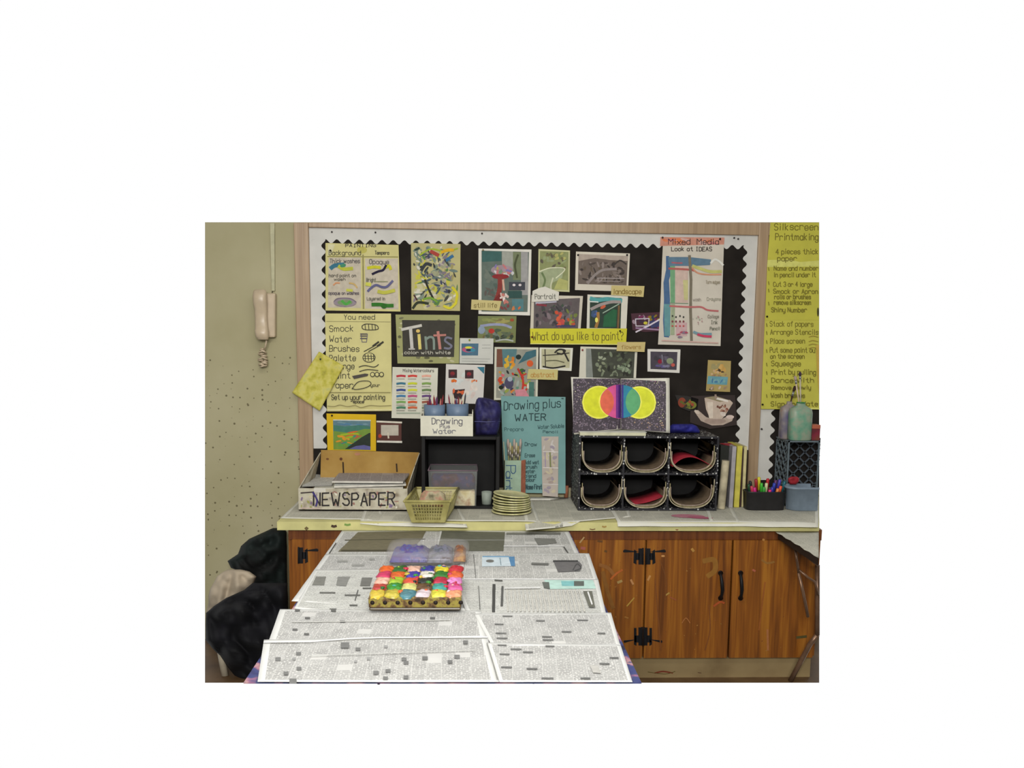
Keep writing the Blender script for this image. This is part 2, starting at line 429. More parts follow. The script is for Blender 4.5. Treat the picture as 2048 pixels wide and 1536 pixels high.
def scallop(b, A, B, wA, nrm, period, amp, Y, m, ph=0):
    """strip from line A->B (px), width wA towards nrm, wavy inner edge"""
    L = math.hypot(B[0]-A[0], B[1]-A[1]); n = int(L/period*10); P = [[], []]
    for k in range(n+1):
        f = k/n; x, y = A[0]+(B[0]-A[0])*f, A[1]+(B[1]-A[1])*f
        w = wA[0]+(wA[1]-wA[0])*f
        w2 = w+amp*math.cos(2*math.pi*(f*L/period+ph))
        P[0].append(onY(x, y, Y)); P[1].append(onY(x+nrm[0]*w2, y+nrm[1]*w2, Y))
    b.grid(P, m, False, thick=(0, .0015, 0))
b = MB()
scallop(b, (617, 455), (1519, 470), (27, 25), (0, 1), 22.6, 4.2, -.0085, TRIM)
b.build('border_trim', bd, fixn=False)
b = MB(); scallop(b, (616.5, 455), (627, 897), (30, 23), (1, 0), 24.3, 4.2, -.0075, TRIM); b.build('border_trim', bd, fixn=False)
b = MB(); scallop(b, (1519, 470), (1498, 900), (-27, -24), (1, 0), 23.5, -4.2, -.0075, TRIM); b.build('border_trim', bd, fixn=False)
bd2 = thing('bulletin_board', onY(1580, 960, 0), 'second bulletin board at the right behind the yellow sheets and lattice crate', 'bulletin board')
b = MB(); b.slab([onY(*p, -.006) for p in ((1540, 466), (1638, 468), (1638.3, 975), (1514, 975))], (0, .005, 0), BACK); b.build('backing_paper', bd2)
b = MB(); scallop(b, (1526, 700), (1513, 960), (27, 27), (1, 0), 23, 4.5, -.0095, TRIM); b.build('border_trim', bd2, fixn=False)
rail('frame_rail', [(1539.5, 445), (1638.3, 445), (1638.3, 472), (1538, 470.5)], bd2)
for x, y in ((664, 464), (751, 465), (964, 467), (1468, 476), (1476, 478)):
    b = MB(); b.lathe(onY(x, y, -.0095), [(.004, 0), (.004, .006), (.0026, .008)], mat((45, 40, 36), .4), 10, axis=Matrix.Rotation(math.pi/2, 3, 'X')); b.build('pushpin', bd)
b = MB(); b.lathe(onY(1523, 858, -.0095), [(.0045, 0), (.0045, .006), (.0026, .008)], mat((45, 40, 36), .4), 10, axis=Matrix.Rotation(math.pi/2, 3, 'X')); b.build('pushpin', bd2)

# ---------------------------------------------------------------- papers on the board
W1, W2, W3, W4 = wallmap(.0095), wallmap(.0125), wallmap(.0155), wallmap(.018)
CRM = (196, 188, 128); CRM2 = (200, 192, 132); WHT = (206, 202, 188); PK = (188, 172, 158)
# painting chart
a = Art(W1, [(651, 486), (797, 490), (801, 623), (651, 621)], CRM)
a.fill([(657, 515), (722, 515), (722, 616), (656, 615)], (186, 176, 158)); a.fill([(730, 517), (796, 517), (797, 619), (730, 617)], (188, 178, 160))
a.line([(655, 513), (796, 514)], 1.6, (120, 114, 66)); a.line([(726, 510), (727, 617)], 3, (140, 132, 84))
a.fill([(656, 488), (670, 489), (664, 505), (656, 512)], (205, 200, 160)); a.ell(724, 500, 10, 7, (176, 168, 86))
a.text('PAINTING', 691, 494, 752, 6, INK, 1.5); a.text('Background', 658, 510, 722, 9, INK, 1.4); a.text('Tempera', 750, 509, 778, 7, INK, 1.4)
a.text('Thick washes', 660, 526, 720, 8, (74, 70, 74), 1.3); a.text('Opaque', 739, 528, 778, 9, (80, 76, 74), 1.4)
a.curve([(662, 536), (670, 531), (686, 529)], 8, (52, 108, 128)); a.curve([(678, 533), (688, 538), (704, 537)], 7, (176, 178, 60)); a.ell(686, 531, 6, 3.5, (64, 130, 96), -.3)
a.curve([(736, 536), (748, 534), (760, 535)], 6, (190, 186, 40)); a.curve([(770, 535), (778, 532), (781, 538)], 6, (190, 186, 40))
a.curve([(745, 548), (756, 543), (766, 540), (772, 531)], 4.5, (24, 16, 46))
a.text('hard paint on', 658, 554, 712, 6, (90, 86, 76), 1.2); a.text('wash', 668, 561, 691, 5, (90, 86, 76), 1.2)
a.curve([(667, 570), (672, 566), (679, 566)], 2.5, (204, 140, 96)); a.curve([(699, 566), (708, 568), (714, 575)], 3, (190, 160, 100)); a.curve([(694, 580), (704, 581)], 5, (186, 188, 70))
a.text('opaque on washes', 657, 589, 718, 6, (84, 76, 86), 1.2)
a.ell(690, 605, 23, 8.5, (140, 128, 136)); a.ell(690, 605, 15, 6, (118, 140, 100)); a.curve([(684, 602), (692, 608), (700, 603)], 5, (76, 156, 66)); a.curve([(668, 603), (676, 597), (700, 597), (712, 604)], 2, (110, 98, 112))
a.curve([(733, 568), (740, 569)], 7, (192, 192, 80)); a.curve([(757, 583), (770, 585), (788, 581)], 7, (178, 176, 70))
a.curve([(736, 582), (742, 576), (752, 570), (764, 574), (774, 573), (785, 562)], 4.5, (92, 92, 128)); a.text('Bright', 733, 563, 752, 7, (90, 90, 80), 1.2); a.line([(748, 563), (775, 563)], 1.5, (130, 134, 100))
a.text('Layered in', 734, 600, 770, 6, (100, 98, 88), 1.2)
a.curve([(745, 609), (760, 609), (774, 611), (785, 611)], 7, (44, 110, 30)); a.ell(768, 612, 6, 5, (40, 96, 28))
a.done('painting_chart', 'cream chart of paint strokes in two columns, top left of the board', 'poster', pins=((661, 501),))
# abstract splash painting
a = Art(W1, [(822, 486), (921, 488), (920, 622), (823, 620)], (176, 168, 118), seed=5)
a.daubs((824, 489, 918, 619), 60, [(150, 150, 120), (186, 180, 140), (180, 176, 70), (120, 132, 116)], (5, 13), (3, 8))
a.daubs((824, 489, 918, 619), 80, [(190, 184, 60), (100, 116, 110), (60, 62, 56), (130, 120, 128), (84, 120, 70), (200, 196, 180), (150, 140, 90)], (3, 11), (1.2, 3.5))
a.daubs((836, 500, 905, 590), 60, [(44, 46, 46), (70, 84, 88), (96, 110, 104), (60, 66, 90), (170, 160, 150), (120, 110, 120)], (3, 10), (1, 3))
for P, w, c in (([(840, 510), (862, 498), (890, 503), (915, 497)], 3, (150, 170, 40)), ([(884, 504), (896, 500), (906, 500)], 6, (206, 160, 30)), ([(862, 503), (876, 510)], 7, (160, 60, 50)),
                ([(893, 520), (905, 512)], 6, (50, 100, 140)), ([(850, 560), (858, 580), (868, 600)], 4, (40, 40, 30)), ([(826, 616), (836, 605), (856, 607)], 5, (44, 50, 34)),
                ([(843, 540), (852, 528), (862, 530)], 6, (50, 54, 58)), ([(828, 590), (834, 600)], 3, (70, 40, 40)), ([(905, 575), (914, 588), (912, 604)], 5, (196, 186, 40)),
                ([(848, 598), (862, 596), (874, 604)], 4, (110, 150, 50)), ([(888, 612), (900, 616), (912, 606)], 5, (200, 190, 50)), ([(830, 500), (838, 496)], 4, (40, 60, 50))):
    a.curve(P, w, c)
a.done('abstract_painting', 'abstract splashed painting in yellow grey and black on the board', 'painting')
# you need list
a = Art(W2, [(650, 627), (782, 627), (784, 822), (654, 823)], CRM2, seed=8)
a.text('You need', 688, 639, 750, 10, INK, 1.5); a.line([(653, 643), (781, 644)], 1, (130, 124, 84))
for i, (s_, y, x1) in enumerate((('Smock', 663, 708), ('Water', 684, 704), ('Brushes', 703, 719), ('Palette', 722, 712), ('Sponge', 738, 709), ('Paint', 757, 701), ('Paper', 776, 707))):
    a.text(s_, 659 if i < 4 else 662, y, x1, 12, INK, 1.6)
a.curve([(724, 652), (732, 648), (752, 650), (756, 658), (740, 660), (726, 658), (724, 652)], 1.6, INK)
for x in (730, 737, 744, 750): a.line([(x, 649), (x+1, 660)], 1.4, INK)
for y in (668, 672, 677): a.line([(721, y), (734, y)], 2.4, (90, 84, 84))
a.line([(722, 668), (724, 684), (733, 684), (735, 668)], 1.2, (96, 90, 110))
for d in (0, 9): a.line([(728+d, 703), (752+d, 690)], 1.6, INK); a.line([(746+d, 692), (757+d, 684)], 3.6, (56, 54, 44))
a.ell(738, 715, 13, 10, INK); a.ell(738, 715, 11.6, 8.6, CRM2)
for x in (730, 736, 742, 747): a.line([(x, 709), (x+1, 721)], 1.6, INK)
a.line([(727, 712), (749, 713)], 1.3, INK); a.line([(727, 717), (749, 717)], 1.3, INK)
a.curve([(718, 734), (730, 731), (748, 734), (757, 729)], 1.6, INK); a.curve([(719, 743), (735, 739), (756, 741)], 1.6, INK)
a.fill([(704, 752), (730, 747), (737, 748), (735, 752), (708, 758)], (76, 70, 66))
for x in (745, 754, 763): a.ell(x, 749, 5, 5, INK); a.ell(x, 749, 3.4, 3.4, CRM2)
a.curve([(704, 778), (716, 764), (736, 762), (742, 768), (732, 775), (712, 779), (704, 776)], 1.5, INK); a.text('your', 741, 773, 760, 6, INK, 1.1)
a.line([(654, 785), (781, 785)], 1.2, (120, 114, 70)); a.text('Set up your painting', 663, 799, 770, 10, INK, 1.5); a.text('space', 706, 806, 728, 6, INK, 1.4)
a.curve([(655, 812), (668, 813), (680, 810), (695, 813), (710, 811), (722, 815), (740, 811), (760, 812), (782, 811)], 1.2, (130, 120, 76))
a.line([(655, 820), (783, 820)], 2, (216, 208, 160))
a.done('supply_list_poster', 'cream handwritten You need list of painting supplies with small drawings', 'poster')
# tints
a = Art(W2, [(791, 629), (919, 630), (918, 727), (795, 727)], (150, 150, 100), seed=2)
a.daubs((793, 631, 917, 725), 60, [(170, 168, 96), (110, 108, 80), (180, 176, 140), (90, 88, 60)], (3, 8), (1.5, 4), (-.4, .4))
a.fill([(804, 640), (910, 641), (908, 714), (806, 713)], (58, 55, 48))
a.line([(804, 659), (842, 651)], 5.5, (190, 186, 176)); a.line([(821, 656), (824, 697)], 6.5, (186, 182, 176)); a.line([(818, 698), (829, 698)], 3, (170, 166, 160))
a.line([(838, 670), (840, 697)], 6, (206, 190, 110)); a.ell(836, 662, 4, 3.4, (206, 176, 100))
a.line([(851, 674), (853, 698)], 4.5, (120, 134, 122)); a.curve([(853, 678), (860, 674), (867, 678), (868, 698)], 4.5, (122, 136, 126))
a.line([(876, 664), (880, 697)], 5.5, (180, 120, 110)); a.line([(868, 671), (891, 670)], 4, (176, 116, 106))
a.curve([(903, 677), (894, 675), (890, 681), (897, 687), (903, 692), (898, 697), (889, 696)], 4, (112, 112, 128))
a.text('color with white', 809, 708, 901, 6, (176, 172, 158), 1.5)
a.done('tints_sign', 'black sign with painted border lettered Tints on the board', 'sign')
# small white card
a = Art(W3, [(920, 676), (987, 677), (986, 728), (919, 727)], (190, 190, 182)); a.fill([(923, 687), (957, 687), (956, 711), (923, 711)], (70, 104, 124))
a.ell(937, 699, 13, 6, (170, 80, 110)); a.ell(941, 700, 10, 4, (60, 130, 150)); a.ell(937, 695, 7, 2.4, (206, 200, 60)); a.ell(937, 700, 5, 2.4, (40, 30, 60))
a.line([(964, 690), (981, 690)], .8, (150, 150, 146)); a.line([(924, 717), (980, 718)], .9, (150, 150, 146)); a.line([(924, 722), (975, 723)], .9, (150, 150, 146)); a.line([(964, 696), (981, 696)], .8, (150, 150, 146))
a.done('print_card', 'small white card with a blue picture beside the Tints sign', 'card', pins=((939, 680, (150, 160, 40)),))
# colour swatch chart
a = Art(W2, [(785, 734), (876, 736), (873, 838), (783, 836)], (202, 200, 184)); a.text('Mixing Watercolours', 806, 744, 868, 6, (90, 86, 80), 1.2)
cols = [[(176, 50, 60), (196, 64, 54), (216, 160, 140)], [(60, 110, 130), (190, 196, 50), (120, 150, 80)], [(50, 70, 130), (198, 200, 60), (96, 120, 76)], [(70, 120, 160), (180, 80, 120), (100, 70, 120)], [(120, 160, 90), (200, 90, 50), (150, 90, 70)], [(70, 120, 90), (190, 96, 60), (120, 130, 110)]]
for r_, y in enumerate((752, 767, 780, 792, 804, 815)):
    for c_, x in enumerate((802, 825, 853)):
        a.curve([(x-8, y+.5), (x, y-.5), (x+8, y+.3)], 4.2, cols[r_][c_]); a.line([(x-9, y+6), (x+7, y+6)], 1.3, (130, 128, 116))
a.line([(793, 826), (840, 826)], 1.4, (130, 150, 130))
a.done('colour_swatch_chart', 'white chart of coloured paint swatches below the Tints sign', 'chart')
# photo sheet
a = Art(W2, [(892, 728), (970, 730), (966, 808), (890, 806)], (200, 196, 190)); a.daubs((895, 733, 966, 800), 14, [(210, 200, 190), (196, 200, 196), (204, 188, 180)], (5, 12), (3, 7))
for x, y in ((897, 739), (930, 740)): a.rect(x, y, x+17, y+17, (56, 38, 40)); a.ell(x+8, y+8, 4.5, 4, (130, 40, 46)); a.ell(x+7, y+12, 3, 2, (90, 30, 50))
a.daubs((900, 757, 922, 766), 5, [(200, 70, 30), (210, 110, 40)], (3, 6), (1.5, 2.5)); a.daubs((938, 758, 956, 768), 5, [(200, 100, 50), (216, 140, 90)], (2, 5), (1.2, 2.2))
a.fill([(905, 780), (930, 778), (922, 800), (906, 796)], (50, 34, 34)); a.daubs((903, 776, 930, 790), 6, [(200, 90, 50), (210, 120, 80)], (3, 8), (1.5, 2.5))
a.fill([(954, 734), (969, 734), (968, 748)], (50, 110, 130))
a.done('picture_sheet', 'white sheet of small dark pictures with red marks behind the pencil cups', 'print')
# yellow tilted sheet
YS = blotch('yellow_crinkled_paper', [(150, 144, 50), (178, 170, 62), (196, 186, 96), (176, 176, 110)], 26, 5, .6)
b = MB(); P = []; R = random.Random(3)
for i in range(25):
    row = []
    for j in range(19):
        u, v = j/18, i/24
        x = (638+(688-638)*u)*(1-v)+(584+(639-584)*u)*v; y = (703+(732-703)*u)*(1-v)+(785+(822-785)*u)*v
        z = .0275+.002*noise.noise(Vector((u*7, v*9, 0)))+.002+.010*v*v
        row.append(onY(x, y, -z))
    P.append(row)
b.grid(P, YS, True, thick=(0, .002, 0)); o = b.build('crinkled_sheet', fixn=False); tag(o, 'crinkled yellow sheet hung at a tilt over the left board frame', 'paper')
b = MB(); b.lathe(onY(641, 718, -.034), [(.004, 0), (.004, .006), (.0026, .008)], mat((60, 64, 66), .4), 10, axis=Matrix.Rotation(math.pi/2, 3, 'X')); b.build('pushpin', o)
# yellow framed landscape
a = Art(W2, [(653, 827), (752, 829), (752, 902), (655, 900)], (206, 168, 22)); a.fill([(666, 839), (741, 841), (741, 900), (667, 899)], (90, 120, 130))
a.line([(667, 840), (741, 841)], 2, (196, 200, 190)); a.fill([(667, 850), (690, 853), (715, 849), (741, 853), (741, 900), (667, 899)], (66, 116, 100)); a.fill([(667, 862), (700, 866), (728, 858), (741, 858), (741, 900), (667, 899)], (110, 140, 56))
a.daubs((668, 860, 738, 896), 26, [(196, 100, 40), (170, 90, 60), (150, 170, 40), (210, 140, 40), (90, 150, 60), (60, 130, 110)], (4, 13), (1.5, 3.5), (-.4, .4))
a.fill([(738, 866), (741, 866), (741, 898), (690, 898), (710, 884), (724, 874)], (40, 50, 40)); a.fill([(698, 898), (712, 892), (728, 890), (741, 893), (741, 900)], (92, 92, 142))
a.daubs((668, 842, 740, 852), 8, [(80, 120, 150), (110, 140, 150)], (6, 12), (1, 2.4), (-.2, .2))
a.done('landscape_print', 'bright landscape print with a yellow border behind the cardboard box', 'print', pins=((664, 831),))
a = Art(W2, [(753, 841), (803, 843), (803, 886), (754, 885)], (84, 50, 44)); a.line([(754, 843), (803, 845)], 3.4, (206, 200, 184)); a.line([(755, 883), (803, 884)], 4, (206, 202, 190)); a.rect(762, 850, 797, 871, (180, 172, 158)); a.ell(760, 872, 3.5, 4, (160, 60, 40)); a.line([(776, 866), (777, 876)], 3, (200, 190, 170))
a.done('picture_print', 'small dark red and white picture beside the yellow bordered landscape', 'print')
# tall still life print
a = Art(W1, [(957, 497), (1063, 499), (1060, 631), (957, 628)], (210, 206, 196)); a.fill([(963, 501), (1058, 504), (1055, 624), (963, 623)], (92, 104, 96))
a.fill([(964, 502), (1003, 503), (1003, 522), (964, 524)], (56, 92, 88)); a.rect(1004, 503, 1026, 548, (150, 152, 142)); a.rect(1026, 504, 1046, 560, (110, 118, 88)); a.rect(1042, 504, 1056, 590, (150, 148, 146))
a.curve([(1036, 510), (1030, 530), (1034, 555)], 4, (70, 76, 50)); a.daubs((964, 525, 1005, 600), 24, [(78, 92, 84), (104, 112, 102), (90, 84, 78)], (5, 12), (2, 5))
a.ell(1004, 540, 22, 10, (150, 130, 138)); a.daubs((986, 526, 1030, 556), 16, [(180, 110, 110), (120, 110, 160), (170, 160, 80), (190, 190, 190), (110, 130, 110)], (4, 8), (2, 4))
a.ell(1001, 553, 17, 5, (130, 36, 40)); a.curve([(1000, 556), (999, 580), (992, 602)], 9, (128, 50, 44)); a.curve([(1006, 560), (1008, 580)], 4, (200, 160, 140)); a.fill([(986, 601), (998, 588), (1012, 602)], (110, 36, 34))
a.rect(1018, 564, 1050, 580, (60, 62, 70)); a.ell(1028, 570, 3, 2.5, (210, 200, 200)); a.ell(1040, 570, 3, 2.5, (200, 190, 190)); a.rect(1016, 582, 1044, 596, (44, 74, 70)); a.rect(1024, 598, 1047, 622, (78, 116, 120)); a.daubs((1020, 610, 1044, 622), 5, [(200, 100, 50), (190, 120, 70)], (3, 6), (1.5, 3))
a.daubs((998, 584, 1020, 622), 16, [(200, 176, 166), (180, 110, 100), (214, 206, 200), (120, 60, 60)], (3, 6), (2, 3.5))
a.done('still_life_print', 'tall white bordered still life print with a red stemmed bowl', 'print', pins=((966, 488+12, (170, 160, 120)),))
a = Art(W3, [(943, 599), (1003, 602), (998, 622), (942, 619)], (190, 176, 120)); a.text('still life', 948, 615, 994, 9, (110, 96, 50), 1.5)
a.done('word_label', 'tan word label across the lower left of the still life print', 'label')
# green print
a = Art(W1, [(1077, 498), (1140, 501), (1139, 584), (1076, 581)], (186, 184, 140)); a.fill([(1080, 502), (1137, 504), (1136, 580), (1079, 578)], (132, 138, 92))
a.daubs((1080, 503, 1136, 540), 26, [(110, 104, 70), (170, 166, 100), (90, 84, 70), (140, 150, 110), (120, 130, 80)], (3, 8), (2, 4)); a.fill([(1078, 543), (1108, 535), (1128, 538), (1124, 556), (1104, 566), (1100, 578), (1080, 577)], (150, 158, 124))
a.curve([(1079, 543), (1100, 536), (1126, 536), (1128, 542), (1112, 556)], 2, (206, 206, 176)); a.fill([(1118, 556), (1136, 562), (1135, 580), (1108, 578)], (168, 168, 104)); a.curve([(1084, 546), (1090, 560), (1086, 575)], 4, (100, 116, 76)); a.curve([(1106, 556), (1102, 570), (1102, 578)], 3, (190, 190, 160))
a.done('nature_print', 'small yellow green nature print between the still life and grey landscape', 'print')
# grey landscape
a = Art(W1, [(1152, 503), (1260, 507), (1256, 583), (1150, 580)], (204, 196, 180)); a.fill([(1157, 508), (1256, 512), (1253, 571), (1156, 568)], (104, 92, 84)); a.fill([(1157, 508), (1256, 512), (1256, 522), (1220, 520), (1190, 516), (1157, 522)], (166, 152, 140))
a.daubs((1157, 520, 1254, 568), 60, [(78, 68, 62), (120, 108, 100), (134, 122, 116), (96, 84, 70), (60, 52, 48)], (3, 10), (1.2, 3.5)); a.curve([(1176, 566), (1190, 550), (1206, 540), (1232, 538)], 5, (136, 126, 122)); a.curve([(1228, 530), (1240, 521), (1252, 528)], 3, (60, 54, 50)); a.line([(1195, 556), (1248, 557)], 2, (150, 140, 136)); a.line([(1190, 562), (1240, 563)], 1.6, (140, 130, 126))
a.done('grey_landscape_print', 'grey brown landscape picture with a white border at the top of the board', 'print', pins=((1156, 510), (1254, 510)))
a = Art(W4, [(1223, 571), (1289, 572), (1287, 594), (1222, 590)], (192, 176, 118)); a.text('landscape', 1227, 588, 1283, 10, (120, 96, 40), 1.6)
a.done('word_label', 'tan word label lettered landscape below the grey landscape picture', 'label')
# street painting
a = Art(W2, [(1063, 590), (1166, 592), (1161, 661), (1161, 672), (1060, 672)], (196, 188, 172)); a.fill([(1068, 600), (1160, 596), (1156, 660), (1067, 657)], (92, 84, 84))
a.daubs((1068, 600, 1157, 656), 60, [(70, 66, 68), (110, 100, 104), (60, 74, 60), (90, 76, 80), (120, 106, 110), (56, 52, 56)], (3, 9), (1.5, 5)); a.line([(1072, 606), (1112, 603)], 4, (170, 168, 180)); a.line([(1074, 609), (1092, 611)], 4, (130, 50, 60))
a.daubs((1108, 618, 1130, 656), 14, [(190, 76, 50), (176, 70, 66), (200, 90, 60)], (3, 7), (3, 6)); a.daubs((1130, 616, 1156, 654), 12, [(150, 140, 60), (176, 80, 50), (110, 120, 60), (180, 60, 66)], (3, 7), (2, 5)); a.line([(1112, 652), (1150, 652)], 3, (60, 54, 96))
a.done('street_scene_print', 'dark street scene print with red figures above the yellow banner', 'print')
a = Art(W4, [(1065, 582), (1078, 576), (1090, 573), (1104, 579), (1118, 584), (1117, 601), (1064, 604)], (206, 202, 190)); a.text('Portrait', 1070, 598, 1112, 10, (90, 90, 80), 1.5)
a.done('torn_label', 'torn white word label above the dark street scene print', 'label')
# bright landscape
a = Art(W2, [(1175, 589), (1256, 591), (1252, 672), (1173, 670)], (206, 202, 188)); a.fill([(1180, 594), (1243, 596), (1241, 657), (1179, 656)], (44, 60, 50))
a.curve([(1182, 597), (1196, 600), (1215, 598), (1242, 601)], 8, (80, 150, 150)); a.line([(1180, 603), (1196, 604)], 2.5, (200, 206, 200)); a.curve([(1183, 618), (1200, 610), (1222, 604), (1240, 604)], 6, (150, 140, 136)); a.ell(1206, 614, 6, 3, (190, 90, 60), -.5)
a.daubs((1181, 618, 1196, 636), 8, [(70, 90, 150), (60, 80, 110)], (3, 6), (2, 4)); a.curve([(1196, 626), (1196, 640), (1192, 654)], 6, (150, 110, 60)); a.ell(1193, 640, 3, 5, (220, 214, 110)); a.fill([(1208, 632), (1226, 618), (1234, 620), (1232, 654), (1206, 654)], (40, 92, 60)); a.curve([(1206, 626), (1220, 618), (1238, 608)], 2, (150, 170, 150)); a.line([(1238, 612), (1236, 656)], 4, (110, 84, 56))
a.done('bright_landscape_print', 'green blue landscape print with a white border above the banner', 'print')
a = Art(W4, [(1060, 657), (1254, 657), (1252, 690), (1061, 688)], (196, 190, 50)); a.text('What do you like to paint?', 1065, 680, 1247, 16, (110, 100, 36), 1.9); a.line([(1061, 687.5), (1252, 689)], 1.6, (216, 212, 130))
a.done('question_banner', 'yellow paper banner asking What do you like to paint', 'banner', pins=((1064, 674, (110, 40, 30)), (1240, 662)))
a = Art(wallmap(.0205), [(1235, 684), (1291, 684), (1289, 704), (1233, 702)], (194, 176, 118)); a.text('flowers', 1243, 698, 1282, 8, (150, 120, 60), 1.4)
a.done('word_label', 'tan word label hanging under the right end of the yellow banner', 'label')
# lake print
a = Art(W1, [(956, 632), (1033, 632), (1031, 686), (955, 684)], (112, 118, 74)); a.daubs((957, 633, 1031, 650), 14, [(150, 144, 84), (130, 136, 80), (120, 110, 70)], (6, 14), (2, 4), (-.3, .3)); a.curve([(962, 652), (985, 649), (1008, 650), (1022, 655)], 5, (140, 144, 170)); a.daubs((957, 655, 1030, 682), 30, [(70, 84, 66), (90, 100, 76), (110, 120, 110), (56, 62, 50), (100, 90, 60)], (4, 9), (2, 5)); a.ell(983, 662, 6, 5, (170, 50, 40)); a.ell(963, 660, 7, 8, (130, 144, 160)); a.curve([(992, 682), (1010, 679), (1026, 682)], 3, (160, 164, 156)); a.ell(1024, 640, 4, 3, (150, 70, 40))
a.done('lake_print', 'green borderless lake scene print below the tall still life', 'print')
# geometric abstract print
a = Art(W1, [(989, 694), (1077, 695), (1075, 800), (988, 800)], (198, 196, 178)); a.fill([(993, 698), (1073, 699), (1071, 796), (992, 796)], (140, 140, 128)); a.fill([(994, 698), (1006, 698), (1006, 734), (993, 734)], (110, 70, 54)); a.fill([(1004, 698), (1034, 698), (1030, 730), (1006, 734)], (80, 116, 120))
a.fill([(1072, 699), (1072, 712), (1036, 728), (1052, 704)], (56, 96, 106)); a.ell(1037, 714, 5.5, 5, (24, 40, 36)); a.ell(1060, 727, 6.5, 6.5, (196, 84, 40)); a.ell(1044, 743, 6, 6, (50, 90, 34)); a.daubs((1006, 708, 1032, 740), 12, [(206, 136, 40), (190, 110, 40), (110, 130, 110), (200, 160, 50)], (3, 8), (2, 5))
a.daubs((994, 738, 1070, 794), 60, [(180, 60, 40), (196, 120, 50), (60, 54, 80), (140, 150, 70), (200, 190, 170), (90, 130, 110), (40, 40, 40), (200, 90, 100), (150, 160, 150)], (3, 8), (1.5, 4)); a.curve([(1036, 738), (1046, 760), (1044, 786)], 4, (180, 50, 36)); a.ell(1018, 766, 9, 12, (70, 66, 90)); a.ell(1020, 758, 5, 5, (150, 160, 170)); a.ell(1001, 757, 4, 3.5, (190, 70, 36)); a.ell(1002, 775, 4.5, 4, (20, 36, 16)); a.fill([(1030, 780), (1050, 778), (1060, 796), (1032, 796)], (200, 130, 140)); a.rect(1058, 764, 1068, 796, (70, 110, 100))
a.done('geometric_print', 'colourful abstract print of circles and shapes behind the blue poster', 'print')
# black and white sketch
a = Art(W1, [(1079, 695), (1146, 696), (1143, 742), (1079, 739)], (208, 206, 192)); a.fill([(1083, 698), (1141, 699), (1139, 736), (1083, 735)], (176, 172, 140)); a.line([(1090, 699), (1091, 735)], 2, (50, 46, 40)); a.line([(1086, 711), (1116, 709), (1138, 706)], 2, (50, 46, 40)); a.curve([(1110, 705), (1118, 699), (1130, 701), (1124, 708), (1114, 706)], 3.4, (40, 38, 34)); a.curve([(1126, 700), (1132, 712), (1137, 722)], 3.4, (40, 38, 34)); a.curve([(1090, 722), (1112, 721), (1128, 725)], 2, (90, 88, 66)); a.curve([(1086, 733), (1106, 736), (1130, 732)], 3, (30, 28, 26))
a.done('ink_sketch', 'small ink sketch with bold black lines above a tan label', 'drawing')
a = Art(W3, [(1057, 738), (1116, 739), (1115, 760), (1054, 758)], (190, 178, 118)); a.text('abstract', 1062, 754, 1109, 9, (170, 120, 50), 1.4)
a.done('word_label', 'tan word label between the geometric print and the ink sketch', 'label')
# flowers picture
a = Art(W1, [(1161, 693), (1275, 696), (1272, 756), (1158, 756)], (204, 200, 184)); a.fill([(1172, 697), (1270, 700), (1267, 756), (1172, 756)], (66, 68, 58)); a.fill([(1172, 697), (1182, 698), (1186, 756), (1172, 756)], (130, 134, 128)); a.daubs((1190, 700, 1268, 755), 44, [(56, 58, 46), (90, 98, 76), (120, 128, 106), (76, 80, 66), (44, 44, 38)], (3, 8), (2, 5)); a.daubs((1194, 710, 1216, 746), 10, [(150, 156, 134), (130, 136, 110)], (2, 5), (2, 4)); a.daubs((1226, 724, 1264, 752), 12, [(140, 150, 126), (110, 124, 100)], (3, 7), (2, 4))
a.done('flower_print', 'dark flower picture with a white border directly above the open book', 'print', pins=((1165, 700, (150, 60, 60)),))
# purple still life
a = Art(W1, [(1295, 698), (1361, 699), (1359, 746), (1295, 743)], (212, 208, 200)); a.fill([(1301, 703), (1355, 704), (1353, 740), (1301, 738)], (70, 64, 74)); a.daubs((1302, 704, 1353, 738), 16, [(84, 78, 90), (60, 56, 62), (96, 88, 104)], (4, 9), (2, 5)); a.ell(1320, 723, 4.5, 4.5, (130, 30, 50)); a.line([(1324, 710), (1325, 724)], 2.4, (120, 116, 130)); a.ell(1340, 722, 7, 6, (130, 140, 110)); a.ell(1346, 730, 4, 3.4, (190, 90, 80)); a.daubs((1306, 729, 1340, 738), 8, [(120, 116, 140), (170, 164, 176), (90, 80, 130)], (4, 8), (1.5, 3))
a.done('purple_still_life_print', 'small purple grey still life in a white border above the open book', 'print')
# tiny dark collage
a = Art(W1, [(1262, 627), (1326, 624), (1326, 662), (1290, 664), (1265, 660)], (70, 40, 50)); a.daubs((1264, 628, 1324, 658), 26, [(110, 40, 80), (130, 110, 30), (150, 130, 140), (60, 40, 60), (40, 50, 80)], (3, 8), (1.5, 4)); a.line([(1271, 638), (1298, 637), (1297, 652), (1272, 652), (1271, 638)], 2, (190, 180, 190)); a.ell(1291, 646, 4, 3, (190, 180, 60)); a.fill([(1299, 642), (1324, 640), (1324, 652), (1302, 656)], (56, 60, 100)); a.line([(1272, 664), (1300, 650), (1326, 635)], 3, (206, 196, 206)); a.line([(1272, 656), (1324, 660)], 3, (150, 120, 150))
a.done('collage_scrap', 'small dark purple collage scrap beside the tall mixed media poster', 'collage')
